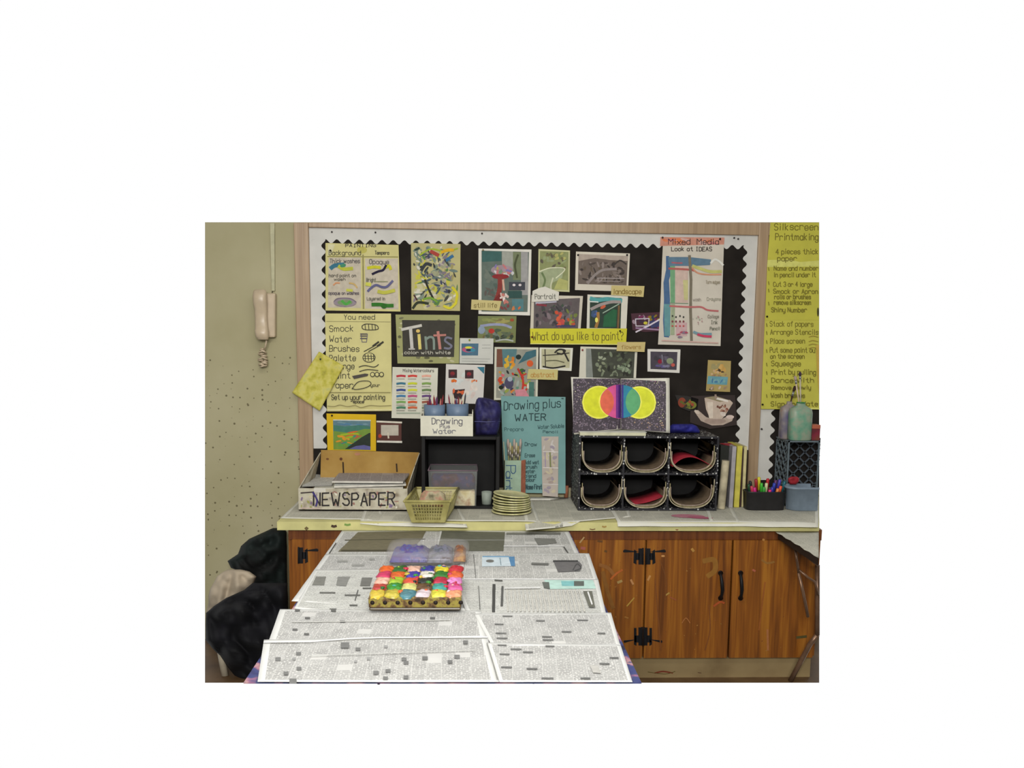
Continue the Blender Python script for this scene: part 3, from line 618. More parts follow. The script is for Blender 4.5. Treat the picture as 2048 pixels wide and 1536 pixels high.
# tall mixed media poster
W5 = wallmap(.0135)
a = Art(W5, [(1326, 484), (1448, 486), (1441, 692), (1316, 689), (1320, 625)], (198, 190, 176), seed=12); a.fill([(1321, 474), (1449, 475), (1448, 489), (1320, 492)], (196, 136, 116))
a.daubs((1322, 475, 1446, 491), 14, [(206, 120, 80), (200, 160, 150), (190, 110, 110)], (6, 14), (2, 3.5), (-.3, .3)); a.text('Mixed  Media', 1337, 489, 1438, 11, (70, 50, 46), 1.8); a.text('Look at IDEAS', 1343, 502, 1424, 8, (70, 62, 56), 1.9)
a.fill([(1332, 512), (1338, 512), (1344, 540), (1338, 560), (1340, 600), (1338, 640), (1338, 675), (1328, 674), (1326, 640), (1328, 600), (1327, 565), (1332, 540)], (70, 100, 136)); a.fill([(1340, 520), (1350, 519), (1350, 606), (1341, 606)], (110, 156, 116)); a.fill([(1328, 608), (1341, 608), (1340, 672), (1329, 672)], (96, 142, 146)); a.fill([(1342, 608), (1350, 608), (1349, 670), (1341, 670)], (150, 160, 130))
a.fill([(1350, 522), (1376, 524), (1376, 606), (1351, 606)], (196, 172, 160)); a.fill([(1352, 645), (1374, 645), (1374, 672), (1352, 672)], (192, 160, 160)); a.fill([(1366, 560), (1376, 560), (1376, 600), (1368, 600)], (190, 184, 130))
a.fill([(1336, 514), (1378, 514), (1422, 519), (1420, 530), (1380, 532), (1338, 532)], (90, 118, 138)); a.curve([(1344, 525), (1354, 526), (1364, 526)], 3, (160, 90, 100)); a.curve([(1338, 537), (1376, 539), (1388, 541)], 4, (170, 90, 84)); a.curve([(1384, 535), (1394, 545), (1412, 549), (1442, 549)], 3, (200, 140, 110)); a.curve([(1386, 532), (1400, 537), (1420, 543), (1442, 543)], 6, (184, 182, 110)); a.curve([(1422, 526), (1430, 519), (1440, 524), (1446, 530)], 4, (216, 214, 206))
a.line([(1379, 512), (1382, 560), (1381, 620), (1383, 680)], 5.5, (116, 108, 92)); a.curve([(1340, 612), (1380, 614), (1402, 614), (1415, 620), (1436, 622)], 3.4, (180, 100, 100)); a.line([(1340, 606), (1376, 607)], 1.6, (120, 140, 116))
for x in (1345, 1352, 1360, 1367): a.ell(x, 630+(x % 3)*2, 1.7, 2, (60, 60, 56)); a.ell(x, 643, 2, 2.2, (120, 60, 70)); a.ell(x, 652, 2, 1.5, (180, 70, 70))
a.text('Torn edges', 1412, 567, 1440, 6, (150, 140, 120), 1.2); a.text('Crayons', 1414, 601, 1442, 6, (150, 146, 130), 1.2); a.text('Collage', 1416, 636, 1438, 6, (130, 124, 110), 1.2); a.text('Ink', 1422, 648, 1436, 7, (110, 110, 96), 1.3); a.text('Pencil', 1420, 660, 1440, 6, (110, 110, 96), 1.3)
a.text('wash', 1386, 602, 1402, 6, (150, 140, 130), 1); a.daubs((1384, 626, 1408, 650), 10, [(150, 160, 140), (170, 140, 136)], (1, 2), (1, 2))
a.curve([(1388, 664), (1400, 668), (1422, 668)], 5, (110, 140, 150)); a.curve([(1396, 669), (1408, 672), (1422, 673)], 4.5, (190, 60, 90)); a.daubs((1348, 662, 1384, 680), 8, [(130, 110, 130), (170, 70, 90)], (3, 7), (1, 2.4), (-.3, .3)); a.line([(1324, 681), (1436, 686)], 2.4, (196, 160, 150))
a.done('mixed_media_poster', 'tall white Mixed Media poster with blue and green painted bands', 'poster', pins=((1325, 475, (70, 50, 44)), (1440, 478, (40, 32, 30))))
# small figure card
a = Art(W2, [(1416, 720), (1462, 722), (1460, 784), (1412, 782)], (166, 146, 90)); a.daubs((1418, 722, 1458, 750), 14, [(190, 150, 80), (150, 140, 96), (200, 160, 90)], (5, 11), (3, 6)); a.daubs((1420, 736, 1456, 756), 12, [(70, 56, 40), (190, 160, 120), (150, 120, 90)], (2, 4.5), (2, 4)); a.fill([(1416, 752), (1456, 754), (1454, 770), (1414, 768)], (100, 150, 160)); a.daubs((1418, 754, 1452, 768), 8, [(70, 116, 150), (120, 160, 160)], (3, 7), (1.2, 3)); a.daubs((1415, 771, 1456, 781), 10, [(90, 76, 60), (190, 170, 150), (150, 126, 100)], (3, 6), (1.2, 2.6))
a.done('figure_card', 'small tan and blue picture card above the teacup cut-out', 'card')
# teacup cut-out
a = Art(W3, [(1382, 792), (1470, 790), (1474, 850), (1420, 858), (1380, 845)], (52, 42, 40)); a.fill([(1388, 822), (1396, 820), (1412, 834), (1436, 842), (1452, 834), (1468, 832), (1464, 842), (1446, 850), (1424, 851), (1402, 842)], (178, 160, 146)); a.ell(1430, 842, 22, 6, (160, 140, 128))
a.fill([(1409, 796), (1460, 800), (1466, 806), (1452, 828), (1444, 838), (1420, 838), (1412, 818)], (190, 172, 156)); a.fill([(1409, 795), (1432, 792), (1458, 800), (1440, 804)], (140, 128, 100)); a.line([(1434, 797), (1455, 802)], 4, (214, 206, 196)); a.fill([(1414, 804), (1426, 804), (1426, 836), (1418, 836)], (210, 196, 180)); a.daubs((1430, 806, 1462, 826), 14, [(130, 80, 66), (110, 70, 56), (160, 120, 100)], (2, 5), (1.2, 2.6)); a.ell(1446, 828, 6, 4, (206, 192, 180), .5); a.ell(1460, 834, 8, 4, (206, 186, 176)); a.ell(1394, 824, 6, 3, (200, 184, 170), .6); a.line([(1431, 790), (1432, 796)], 4, (150, 130, 116))
a.done('teacup_cutout', 'cut-out picture of a pale teacup and saucer on the dark board', 'picture')
a = Art(W3, [(1350, 790), (1375, 792), (1397, 798), (1395, 820), (1378, 822), (1360, 815)], (44, 40, 38)); a.ell(1364, 805, 8, 10, (130, 60, 40)); a.ell(1382, 810, 11, 8, (116, 120, 46)); a.daubs((1356, 796, 1394, 818), 10, [(150, 70, 44), (90, 96, 40), (60, 50, 36)], (2, 6), (1.5, 4))
a.done('fruit_cutout', 'small red and green cut-out picture left of the teacup', 'picture')
# yellow instruction sheets
YP = (188, 182, 70); YI = (112, 104, 34)
a = Art(wallmap(.0275), [(1541, 445), (1638, 445), (1638, 640), (1530, 640), (1535, 520)], YP, seed=21)
a.fill([(1535, 520), (1580, 519), (1600, 524), (1638, 521), (1638, 533), (1534, 534)], (204, 202, 110))
a.text('Silkscreen', 1549, 460, 1637, 13, YI, 2); a.text('Printmaking', 1551, 480, 1637, 13, YI, 2)
a.text('4 pieces thick', 1552, 508, 1637, 10, YI, 1.8); a.text('paper', 1555, 522, 1594, 10, YI, 1.8)
for s_, y, x0, x1 in (('Name and number', 541, 1548, 1637), ('in pencil under it', 554, 1548, 1632), ('Cut 3 or 4 large', 573, 1547, 1625), ('Smock or Apron', 587, 1547, 1636), ('rolls or brushes', 598, 1549, 1622), ('remove silkscreen', 609, 1548, 1622), ('Shiny Number', 624, 1543, 1614)):
    a.text(s_, x0, y, x1, 9, YI, 1.6)
for y in (541, 569, 584, 610): a.line([(1537, y-6), (1538, y)], 1.4, YI)
a.ell(1636, 624, 2, 9, (70, 66, 30))
a.done('instruction_sheet', 'upper yellow Silkscreen Printmaking instruction sheet at the right edge', 'poster', pins=((1534, 633, (30, 30, 20)),))
a = Art(wallmap(.0258), [(1530, 634), (1638, 636), (1638, 819), (1522, 818), (1527, 700)], (190, 184, 76), seed=22)
for s_, y, x0, x1, h in (('Stack of papers', 653, 1540, 1627, 10), ('Arrange Stencils', 669, 1541, 1637, 10), ('Place screen', 687, 1541, 1610, 10), ('Put some paint out', 705, 1540, 1636, 10), ('on the screen', 717, 1541, 1609, 9), ('Squeegee', 732, 1543, 1602, 10), ('Print by pulling', 749, 1543, 1632, 10), ('Dance with', 765, 1543, 1628, 9), ('Remove slowly', 779, 1543, 1622, 8), ('Wash brushes', 795, 1542, 1610, 9), ('Sign and date', 812, 1542, 1636, 9)):
    a.text(s_, x0, y, x1, h, YI, 1.7)
for y in (653, 669, 687, 705, 732, 749, 765, 795): a.line([(1533, y-6), (1534, y)], 1.5, YI)
for y in (674, 683, 690, 697): a.curve([(1618, y), (1626, y-2), (1636, y)], 1.4, (150, 130, 50))
a.fill([(1632, 690), (1638, 690), (1638, 790), (1634, 740)], (190, 160, 70)); a.line([(1622, 817), (1638, 817.5)], 3, (222, 220, 120))
a.done('instruction_sheet', 'lower yellow numbered instruction sheet behind the paint bottles', 'poster', pins=((1525, 809, (20, 20, 16)),))

# ================================================================== COUNTER
XL = -.8292; XRc = onY(1638, 1060, CFY).x; XR = XRc
LIPM = mat((194, 188, 128), .5, var=.05, scale=14)
b = MB()
b.poly([(XL, CFY, LIP), (XRc, CFY, LIP), (onY(1638, 990, -.001).x, -.001, LIP), (XL, -.001, LIP)], (0, 0, CT-LIP), LIPM)
a = Art(wallmap(-CFY), [(575, 1052), (576, 1052), (576, 1053), (575, 1053)], (190, 184, 124))
a.b = b; a.l = .0003
for x0, x1, y, w, c in ((612, 614, 1056, 6, (110, 96, 60)), (664, 672, 1052, 5, (70, 52, 40)), (690, 700, 1049, 4, (110, 140, 70)), (1352, 1356, 1059, 2, (150, 100, 70)), (1180, 1190, 1058, 2, (120, 90, 60)), (1205, 1212, 1053, 3, (160, 130, 70))):
    a.curve([(x0, y), ((x0+x1)/2, y+1), (x1, y)], w, c)
ct = b.build('countertop', fixn=False); tag(ct, 'long cream edged countertop running under the bulletin board', 'countertop')
# base cabinet
cabx0 = -.7939; cabx1 = onY(1638, 1200, CABY).x
cb = thing('base_cabinet', ((cabx0+cabx1)/2, -.3, 0), 'long orange wooden base cabinet with black hinges below the countertop', 'cabinet')
b = MB(); b.box(cabx0, cabx1, CABY+.018, -.01, .10, LIP-.0005, WOOD); b.build('body', cb, bevel=.002)
KICK = blotch('pale_brown_kick_board', [(120, 100, 68), (140, 120, 84), (150, 130, 92)], 5, 4, .5)
b = MB(); b.box(cabx0+.01, cabx1-.01, CABY+.03, -.03, .0, .10, KICK)
a = Art(wallmap(-CABY-.03), [(0, 0), (1, 0), (1, 1)], K); a.b = b; a.l = .0003
a.curve([(1310, 1346), (1326, 1343), (1345, 1346)], 3, (120, 50, 30)); a.curve([(1296, 1344), (1330, 1348), (1350, 1343)], 1.5, (96, 80, 40)); a.curve([(1396, 1345), (1402, 1346)], 1.6, (90, 66, 44))
b.build('kick_board', cb, fixn=False)
b = MB(); b.box(cabx0+.004, cabx1-.004, CABY+.0, CABY+.018, .618, LIP-.0006, woodmat('dark_rail_wood', (86, 44, 20), (110, 60, 26), (128, 76, 32))); b.build('top_rail', cb)
IRON = mat((20, 19, 22), .5, .3, var=.1)
def hinge(par, px, py, side):
    """black iron hinge: barrel plate at the joint and one arm towards side (+1 right, -1 left)"""
    Y = CABY-.0195; b = MB(); s = side
    q = lambda x, y, l=0: onY(px+s*x, py+y, Y-l)
    b.slab([q(2, -15), q(10, -15), q(10, 17), q(2, 17)], (0, .0025, 0), IRON)
    b.slab([q(14, -10), q(19, -13), q(20, 14), q(14, 17)], (0, .0025, 0), IRON)
    b.slab([q(8, -8), q(40, -7), q(41, -10), q(38, -13)] if s > 0 else [q(8, -8), q(40, -7), q(41, -10), q(38, -13)], (0, .0025, 0), IRON)
    b.slab([q(8, -6), q(16, -6), q(16, 8), q(8, 8)], (0, .0025, 0), IRON)
    b.tube([q(1, -16, .002), q(1, 17, .002)], .0035, IRON, 8)
    b.build('hinge', par, bevel=.0006)
def ihinge(par, px, py, side):
    Y = CABY-.0195; b = MB(); s = side
    q = lambda x, y, l=0: onY(px+s*x, py+y, Y-l)
    b.slab([q(2, -18), q(8, -18), q(8, 18), q(2, 18)], (0, .0025, 0), IRON); b.slab([q(12, -17), q(17, -17), q(17, 16), q(12, 19)], (0, .0025, 0), IRON)
    b.slab([q(6, -2), q(16, -2), q(16, 12), q(6, 12)], (0, .0025, 0), IRON); b.slab([q(12, 6), q(37, 8), q(38, 11), q(36, 13), q(12, 13)][:4], (0, .0025, 0), IRON)
    b.tube([q(1, -19, .002), q(1, 18, .002)], .0035, IRON, 8); b.build('hinge', par, bevel=.0006)
def door(x0, x1, marks_=None):
    z0, z1 = .106, .622
    p0, p1 = onY(x0, 1190, CABY-.018).x, onY(x1, 1190, CABY-.018).x
    b = MB(); b.box(p0, p1, CABY-.018, CABY, z0, z1, WOOD)
    if marks_: a = Art(wallmap(-CABY+.0182), [(0, 0), (1, 0), (1, 1)], K, seed=int(x0)); a.b = b; a.l = .0002; a.blend = .45; marks_(a)
    d = b.build('door', cb, fixn=False)
    return d
PC = [(150, 118, 56), (140, 70, 30), (120, 96, 44), (100, 54, 24), (166, 130, 70), (150, 104, 40)]
def spotsB(a):
    a.daubs((1170, 1110, 1280, 1250), 34, PC, (.6, 2), (.5, 1.3))
    for P, w, c in (([(1160, 1085), (1168, 1075)], 3, (190, 176, 140)), ([(1163, 1096), (1169, 1097)], 6, (170, 90, 110)), ([(1196, 1082), (1204, 1083)], 4, (60, 40, 24)), ([(1210, 1102), (1213, 1103)], 4, (50, 40, 24)), ([(1200, 1130), (1216, 1136), (1228, 1150)], 7, (132, 88, 46)), ([(1222, 1158), (1232, 1148), (1244, 1140)], 4, (190, 90, 40)), ([(1236, 1165), (1243, 1162)], 5, (170, 160, 110)), ([(1262, 1160), (1266, 1168)], 4, (196, 150, 110)), ([(1254, 1212), (1268, 1196)], 2.5, (190, 170, 80)), ([(1206, 1145), (1214, 1180), (1226, 1215)], 8, (122, 84, 34)), ([(1250, 1234), (1256, 1236)], 3, (170, 120, 60))): a.curve(P, w, c)
def spotsC(a):
    a.daubs((1296, 1090, 1450, 1300), 26, PC, (.6, 2), (.5, 1.3))
    for P, w, c in (([(1408, 1122), (1428, 1120), (1430, 1140), (1416, 1152)], 10, (132, 98, 34)), ([(1324, 1112), (1328, 1112)], 4, (206, 160, 110)), ([(1296, 1160), (1300, 1152)], 4, (206, 160, 110)), ([(1332, 1190), (1338, 1186)], 3, (190, 170, 90)), ([(1428, 1212), (1440, 1204), (1448, 1206)], 4, (170, 60, 30)), ([(1320, 1120), (1332, 1160), (1330, 1200)], 1.5, (90, 50, 24)), ([(1310, 1160), (1316, 1230), (1322, 1300)], 2, (96, 52, 24)), ([(1418, 1210), (1420, 1260), (1410, 1300)], 2, (96, 50, 24)), ([(1340, 1194), (1352, 1200)], 2, (150, 70, 60)), ([(1364, 1246), (1372, 1236), (1380, 1246)], 1.6, (170, 110, 70)), ([(1384, 1098), (1387, 1102)], 5, (186, 150, 80))): a.curve(P, w, c)
def spotsD(a):
    a.daubs((1466, 1080, 1600, 1310), 16, PC, (.6, 2), (.5, 1.3))
    for P, w, c in (([(1524, 1120), (1534, 1126), (1548, 1124)], 4, (136, 104, 50)), ([(1535, 1260), (1536, 1300)], 4, (170, 110, 80)), ([(1526, 1079), (1528, 1080)], 4, (196, 150, 90)), ([(1506, 1140), (1510, 1142)], 4, (180, 90, 90)), ([(1594, 1275), (1612, 1273)], 5, (20, 50, 30)), ([(1530, 1165), (1524, 1210), (1518, 1260)], 3, (140, 76, 26))): a.curve(P, w, c)
dA = door(586, 750); hinge(dA, 596, 1110, 1)
dB = door(1126, 1287, spotsB); hinge(dB, 1287, 1112, -1); ihinge(dB, 1285, 1273, -1)
dC = door(1291, 1459, spotsC); hinge(dC, 1291, 1112, 1); ihinge(dC, 1287, 1273, 1)
dD = door(1463, 1632, spotsD)
def handle(par, px, dx):
    Y = CABY-.018; b = MB()
    b.tube([onY(px, 1146, Y-.004), onY(px+dx*.3, 1152, Y-.018), onY(px+dx*.7, 1165, Y-.028), onY(px+dx, 1180, Y-.028), onY(px+dx*.6, 1190, Y-.018), onY(px, 1196, Y-.004)], [.009, .006, .0075, .0075, .006, .009], IRON, 10)
    b.lathe(onY(px, 1146, Y), [(.011, 0), (.011, .003), (.004, .006)], IRON, 12, axis=Matrix.Rotation(math.pi/2, 3, 'X'))
    b.lathe(onY(px, 1196, Y), [(.011, 0), (.011, .003), (.004, .006)], IRON, 12, axis=Matrix.Rotation(math.pi/2, 3, 'X'))
    b.build('handle', par)
handle(dC, 1441, 4); handle(dD, 1481, 3)

# ---------------------------------------------------------------- newspaper sheets
def sheet(pts, z, m, name, label, group, seed=0, n=(14, 14), wav=.0012, lift=0, marks=None, curl=0, front_drop=0, rot=0, thick=.0005):
    """pts: TL,TR,BR,BL photo coordinates on the horizontal plane z"""
    R = random.Random(seed); q = [onZ(x, y, z) for x, y in pts]; P = []
    ox, oy = R.uniform(0, 5), R.uniform(0, 5)
    mg = lambda k, N, e: 0 if k == 0 else (1 if k == N else e+(1-2*e)*(k-1)/(N-2))
    for i in range(n[0]+1):
        v = mg(i, n[0], .045); row = []
        for j in range(n[1]+1):
            u = mg(j, n[1], .03)
            p = (q[0]*(1-u)+q[1]*u)*(1-v)+(q[3]*(1-u)+q[2]*u)*v
            h = wav*(.5+.5*noise.noise(Vector((p.x*7+ox, p.y*7+oy, seed))))
            if front_drop and p.y < CFY: h -= min(front_drop, (CFY-p.y)*1.1)
            e = min(u, v, 1-u, 1-v); h += curl*max(0, 1-e*14)*(.5+.5*noise.noise(Vector((p.x*11, p.y*11, seed+5))))
            row.append(Vector((p.x, p.y, z+h)))
        P.append(row)
    b = MB(); O = P[0][0]; e1 = (P[0][-1]-O).normalized(); e2 = Vector((-e1.y, e1.x, 0))
    b.grid(P, m, True, uvs=lambda i, j: ((P[i][j]-O).dot(e1)+ox, (P[i][j]-O).dot(e2)+oy), thick=(0, 0, -thick))
    pm = b.mid(MARGIN if m is not NEWS[3] else MARGIN2)
    for i in range(n[0]):
        for j in range(n[1]):
            if i in (0, n[0]-1) or j in (0, n[1]-1): b.mi[2*(i*n[1]+j)] = b.mi[2*(i*n[1]+j)+1] = pm
    for i in range(2*n[0]*n[1], len(b.f)): b.mi[i] = pm
    if marks: a = Art(topmap(z+.0016), [(0, 0), (1, 0), (1, 1)], K, seed=seed); a.b = b; a.l = .0002; marks(a)
    o = b.build(name, fixn=False); tag(o, label, 'newspaper', group)
    return o
# counter sheets
MARGIN = mat((211, 211, 207), .85, var=.02, scale=9); MARGIN2 = mat((206, 204, 192), .85, var=.03, scale=9)
cg = 'newspapers lining the countertop'
cs = [([(612, 988), (760, 990), (765, 1041), (561, 1037)], 0, 'newspaper sheet at the left end of the counter under the cardboard box'),
      ([(740, 988), (905, 990), (935, 1048), (720, 1044)], 1, 'newspaper sheet on the counter under the yellow basket'),
      ([(880, 988), (1060, 990), (1080, 1044), (868, 1042)], 2, 'newspaper sheet on the counter around the stack of round lids'),
      ([(1040, 987), (1250, 988), (1262, 1034), (1052, 1054)], 3, 'newspaper sheet on the counter in front of the blue poster with a sagging edge'),
      ([(1200, 987), (1452, 988), (1480, 1046), (1236, 1046)], 4, 'newspaper sheet with a pink smear under the dotted paper organiser'),
      ([(1400, 987), (1637, 988), (1637, 1048), (1420, 1045)], 5, 'newspaper sheet on the counter under the black marker bin')]
for pts, k, lb in cs:
    o = sheet(pts, CT+.0006+k*.0006, NEWS[3], 'newspaper', lb, None, seed=30+k, n=(16, 26), wav=.0006, curl=.003, front_drop=.016, marks=(lambda a: (a.ell(1376, 1032, 34, 3.6, (178, 116, 130), .03), a.ell(1400, 1035, 26, 2.2, (168, 90, 112), .05))) if k == 4 else None)
CZT = CT+.0052
def bpx(xl, xr, yb, yt, depth, z0=None, Y=None):
    z0 = CZT if z0 is None else z0
    if Y is None: Y = onZ((xl+xr)/2, yb, z0).y
    return onY(xl, (yb+yt)/2, Y).x, onY(xr, (yb+yt)/2, Y).x, Y, Y+depth, z0, onY((xl+xr)/2, yt, Y).z

# ---------------------------------------------------------------- newspaper box
x0, x1, y0, y1, z0, z1 = bpx(597, 815, 1021, 977, .26)
CARD = blotch('brown_cardboard', [(146, 112, 56), (162, 128, 66), (172, 140, 78)], 9, 4, .8)
CARDW = blotch('paint_marked_white_card', [(130, 118, 100), (168, 160, 142), (186, 180, 162), (176, 172, 150)], 22, 5, .8)
t = thing('cardboard_box', ((x0+x1)/2, (y0+y1)/2, z0), 'open cardboard box lettered NEWSPAPER holding old newspapers', 'box')
b = MB(); b.box(x0, x1, y0, y0+.005, z0, z1, CARDW); fr = b.build('front_panel', t)
a = Art(lambda px, py, l=0: onY(px, py, y0-.0004-l), [(0, 0), (1, 0), (1, 1)], K, seed=9); a.b = MB(); a.l = .0002
a.daubs((600, 981, 806, 1018), 60, [(150, 140, 130), (190, 180, 150), (150, 150, 80), (120, 100, 130), (200, 196, 180), (150, 110, 100)], (2, 6), (1, 3))
a.text('NEWSPAPER', 627, 1011, 790, 25, (40, 36, 36), 3.6, jit=.2); a.line([(602, 986), (628, 984)], 2.5, (60, 50, 50)); a.curve([(626, 985), (634, 1000), (632, 1012)], 3.5, (60, 50, 110)); a.line([(602, 1016), (640, 1017)], 2, (190, 170, 160))
a.b.build('lettering', fr, fixn=False)
back_q = [onY(642, 900, y1), onY(838, 905, y1), (x1+.004, y1, z0), (x0, y1, z0)]
b = MB(); b.slab([onY(640, 1000, y1), onY(822, 1000, y1), onY(838, 905, y1), onY(642, 900, y1)], (0, .005, 0), CARD)
a = Art(lambda px, py, l=0: onY(px, py, y1-.0003-l), [(0, 0), (1, 0), (1, 1)], K); a.b = b
a.line([(686, 925), (687, 945)], 3, (50, 36, 20)); a.line([(793, 928), (794, 943)], 3, (50, 36, 20)); a.ell(682, 918, 3, 3, (90, 50, 30)); a.ell(715, 908, 6, 3, (170, 120, 90)); a.ell(655, 918, 3, 2, (110, 70, 40)); b.build('back_flap', t, fixn=False)
b = MB(); b.slab([(x0, y0+.005, z0), (x0, y1, z0), onY(640, 905, y1), (x0, y0+.005, z1)], (.004, 0, 0), CARDW); b.build('side_panel', t)
pb = onY(838, 906, y1)
b = MB(); b.slab([(x1-.004, y0+.005, z0), (x1-.004, y1, z0), Vector(pb), (x1-.004, y0+.005, z1)], (.004, 0, 0), CARDW); b.build('side_panel', t)
b = MB(); b.box(x0, x1, y0, y1, z0, z0+.004, CARD); b.build('bottom_panel', t)
def stack(pts, z, m, col_edge, label, h=.012, name='folded_newspaper'):
    q = [onZ(x, y, z) for x, y in pts]; b = MB(); O = q[0]; e1 = (q[1]-q[0]).normalized(); e2 = Vector((-e1.y, e1.x, 0))
    b.face([p for p in q], m, uvs=[((p-O).dot(e1), (p-O).dot(e2)) for p in q])
    n = len(q)
    for i in range(n): b.face([q[i], q[(i+1) % n], q[(i+1) % n]-Vector((0, 0, h)), q[i]-Vector((0, 0, h))], mat(col_edge, .8))
    b.face([p-Vector((0, 0, h)) for p in reversed(q)], mat(col_edge, .8))
    o = b.build(name, fixn=False); tag(o, label, 'newspaper', None); return o
EDG = (200, 196, 186)
GREYN = newsmat('newsprint_grey_photo', (168, 160, 156), (84, 72, 78), .05, False, .6)
stack([(640, 954), (812, 950), (806, 975), (628, 976)], z1+.002, NEWS[3], EDG, 'folded newspaper at the bottom of the pile in the cardboard box', .02)
stack([(616, 947), (672, 952), (664, 970), (604, 972)], z1+.007, NEWS[0], (130, 128, 122), 'newspaper corner sticking up at the left of the cardboard box', .004)
stack([(672, 955), (806, 950), (812, 968), (668, 972)], z1+.014, NEWS[2], EDG, 'white edged newspaper in the middle of the pile in the cardboard box', .008)
stack([(678, 946), (820, 945), (806, 963), (664, 962)], z1+.028, GREYN, EDG, 'grey topmost newspaper lying in the cardboard box', .008)

# ---------------------------------------------------------------- black cubby
BK = mat((15, 14, 14), .6, var=.15, scale=20, spec=.25)
x0, x1, y0, y1, z0, z1 = bpx(843, 999, 1017, 873, .27)
cubx = (x0, x1, y0, y1, z0, z1)
t = thing('storage_cubby', ((x0+x1)/2, (y0+y1)/2, z0), 'black open fronted cubby box on the counter under the white box', 'cubby')
for nm, bx in (('side_panel', (x0, x0+.016, y0, y1, z0, z1)), ('side_panel', (x1-.016, x1, y0, y1, z0, z1)), ('top_panel', (x0+.016, x1-.016, y0, y1, z1-.014, z1)), ('bottom_panel', (x0+.016, x1-.016, y0, y1, z0, z0+.01)), ('back_panel', (x0+.016, x1-.016, y1-.006, y1, z0+.01, z1-.014))):
    b = MB(); b.box(*bx, BK); b.build(nm, t, bevel=.0015)
CLR = mat((225, 228, 225), .08, var=0, alpha=.12, spec=.5, name='clear_plastic')
def blob(rows, Y, depth, m, nz=.3, seed=0, n=26, fr=16, back=.5, sub=3, tilt=0):
    """solid soft shape with the outline rows=[(py,xl,xr)...] at depth Y, bulging towards the viewer"""
    rr = []
    for (a0, l0, r0), (a1, l1, r1) in zip(rows, rows[1:]):
        for k in range(sub): f = k/sub; rr.append((a0+(a1-a0)*f, l0+(l1-l0)*f, r0+(r1-r0)*f))
    rr.append(rows[-1]); N = len(rr); F, B = [], []
    for i, (py, xl, xr) in enumerate(rr):
        v = i/(N-1); ev = math.sqrt(max(0, 1-(2*v-1)**2))**.6; F.append([]); B.append([])
        for j in range(n+1):
            u = j/n; eu = math.sqrt(max(0, 1-(2*u-1)**2))**.7; px = xl+(xr-xl)*u; p0 = onY(px, py, Y)
            k = eu*ev; d = depth*k*(1+nz*(abs(noise.noise(Vector((p0.x*fr, p0.z*fr, seed))))*2-.6)+nz*.6*noise.noise(Vector((p0.x*fr*2.7, p0.z*fr*2.7, seed+3))))
            yy = Y+tilt*v
            F[-1].append(onY(px, py, yy-d)); q = onY(px, py, yy); B[-1].append(q+Vector((0, depth*back*k, 0)))
    b = MB(); b.grid(F, m); b.grid([r[::-1] for r in B], m); return b
x0, x1, y0, y1, z0, z1 = bpx(858, 953, 1016, 941, .18)
t = thing('plastic_bin', ((x0+x1)/2, (y0+y1)/2, z0), 'clear plastic bin of purple and cream supplies standing in the black cubby', 'bin')
b = MB()
fx0, fx1 = onY(860, 1000, y0).x, onY(952, 1000, y0).x
b.mesh([(fx0, y0, z0), (fx1, y0, z0), (fx1, y1, z0), (fx0, y1, z0), (x0-.003, y0-.004, z1), (x1+.003, y0-.004, z1), (x1+.003, y1, z1), (x0-.003, y1, z1)], [(0, 3, 2, 1), (0, 1, 5, 4), (1, 2, 6, 5), (2, 3, 7, 6), (3, 0, 4, 7)], CLR)
zr = z1
b.tube([(x0-.003, y0-.004, zr), (x1+.003, y0-.004, zr), (x1+.003, y1, zr), (x0-.003, y1, zr), (x0-.003, y0-.004, zr)], .003, mat((130, 110, 120), .3, alpha=.7, var=0), 8)
b.build('bin_body', t)
CREAMC = blotch('cream_paper_goods', [(170, 150, 100), (196, 180, 130), (206, 196, 160), (160, 120, 80)], 20, 3, .7)
b = MB(); b.box(fx0+.004, fx1-.004, y0+.004, y0+.11, z0+.002, onY(900, 982, y0).z, CREAMC); tag(b.build('paper_bundle', bevel=.008), 'cream bundle at the bottom of the clear bin in the cubby', 'bundle')
PURP = blotch('purple_red_fabric', [(44, 24, 26), (76, 34, 40), (52, 36, 80), (36, 28, 66), (110, 46, 36)], 14, 3, .7)
tag(blob([(946, 866, 945), (954, 862, 950), (966, 862, 951), (981, 864, 950)], y0+.06, .05, PURP, seed=4).build('fabric_bundle', fixn=False), 'purple and red bundle on top inside the clear bin', 'fabric')
# white box on cubby, cups, pencils
zc = cubx[5]
x0, x1, y0, y1, z0, z1 = bpx(841, 946, 873, 832, .11, z0=zc+.001, Y=cubx[2]+.002)
WC = mat((206, 203, 186), .7, var=.03)
t = thing('paper_box', ((x0+x1)/2, (y0+y1)/2, z0), 'white open box lettered Drawing plus Water on top of the black cubby', 'box')
b = MB(); b.box(x0, x1, y0, y0+.004, z0, z1, WC); fr = b.build('front_panel', t)
b = MB(); b.box(x0, x1, y1-.004, y1, z0, z1, WC); b.build('back_panel', t)
b = MB(); b.box(x0, x0+.004, y0+.004, y1-.004, z0, z1+.004, WC); b.build('side_panel', t)
b = MB(); b.box(x1-.004, x1, y0+.004, y1-.004, z0, z1+.02, WC); b.build('side_panel', t)
b = MB(); b.box(x0+.004, x1-.004, y0+.004, y1-.004, z0, z0+.003, WC); b.build('bottom_panel', t)
a = Art(lambda px, py, l=0: onY(px, py, y0-.0004-l), [(0, 0), (1, 0), (1, 1)], K); a.b = MB(); a.l = .0001
a.text('Drawing', 864, 848, 925, 12, (96, 94, 100), 2); a.text('Plus', 880, 856, 900, 7, (110, 106, 112), 1.6); a.text('Water', 866, 867, 912, 9, (110, 110, 116), 1.8); a.b.build('lettering', fr, fixn=False)
CUPM = mat((98, 116, 138), .4, var=.05); wbz = z0+.0035; wby0 = y0+.005
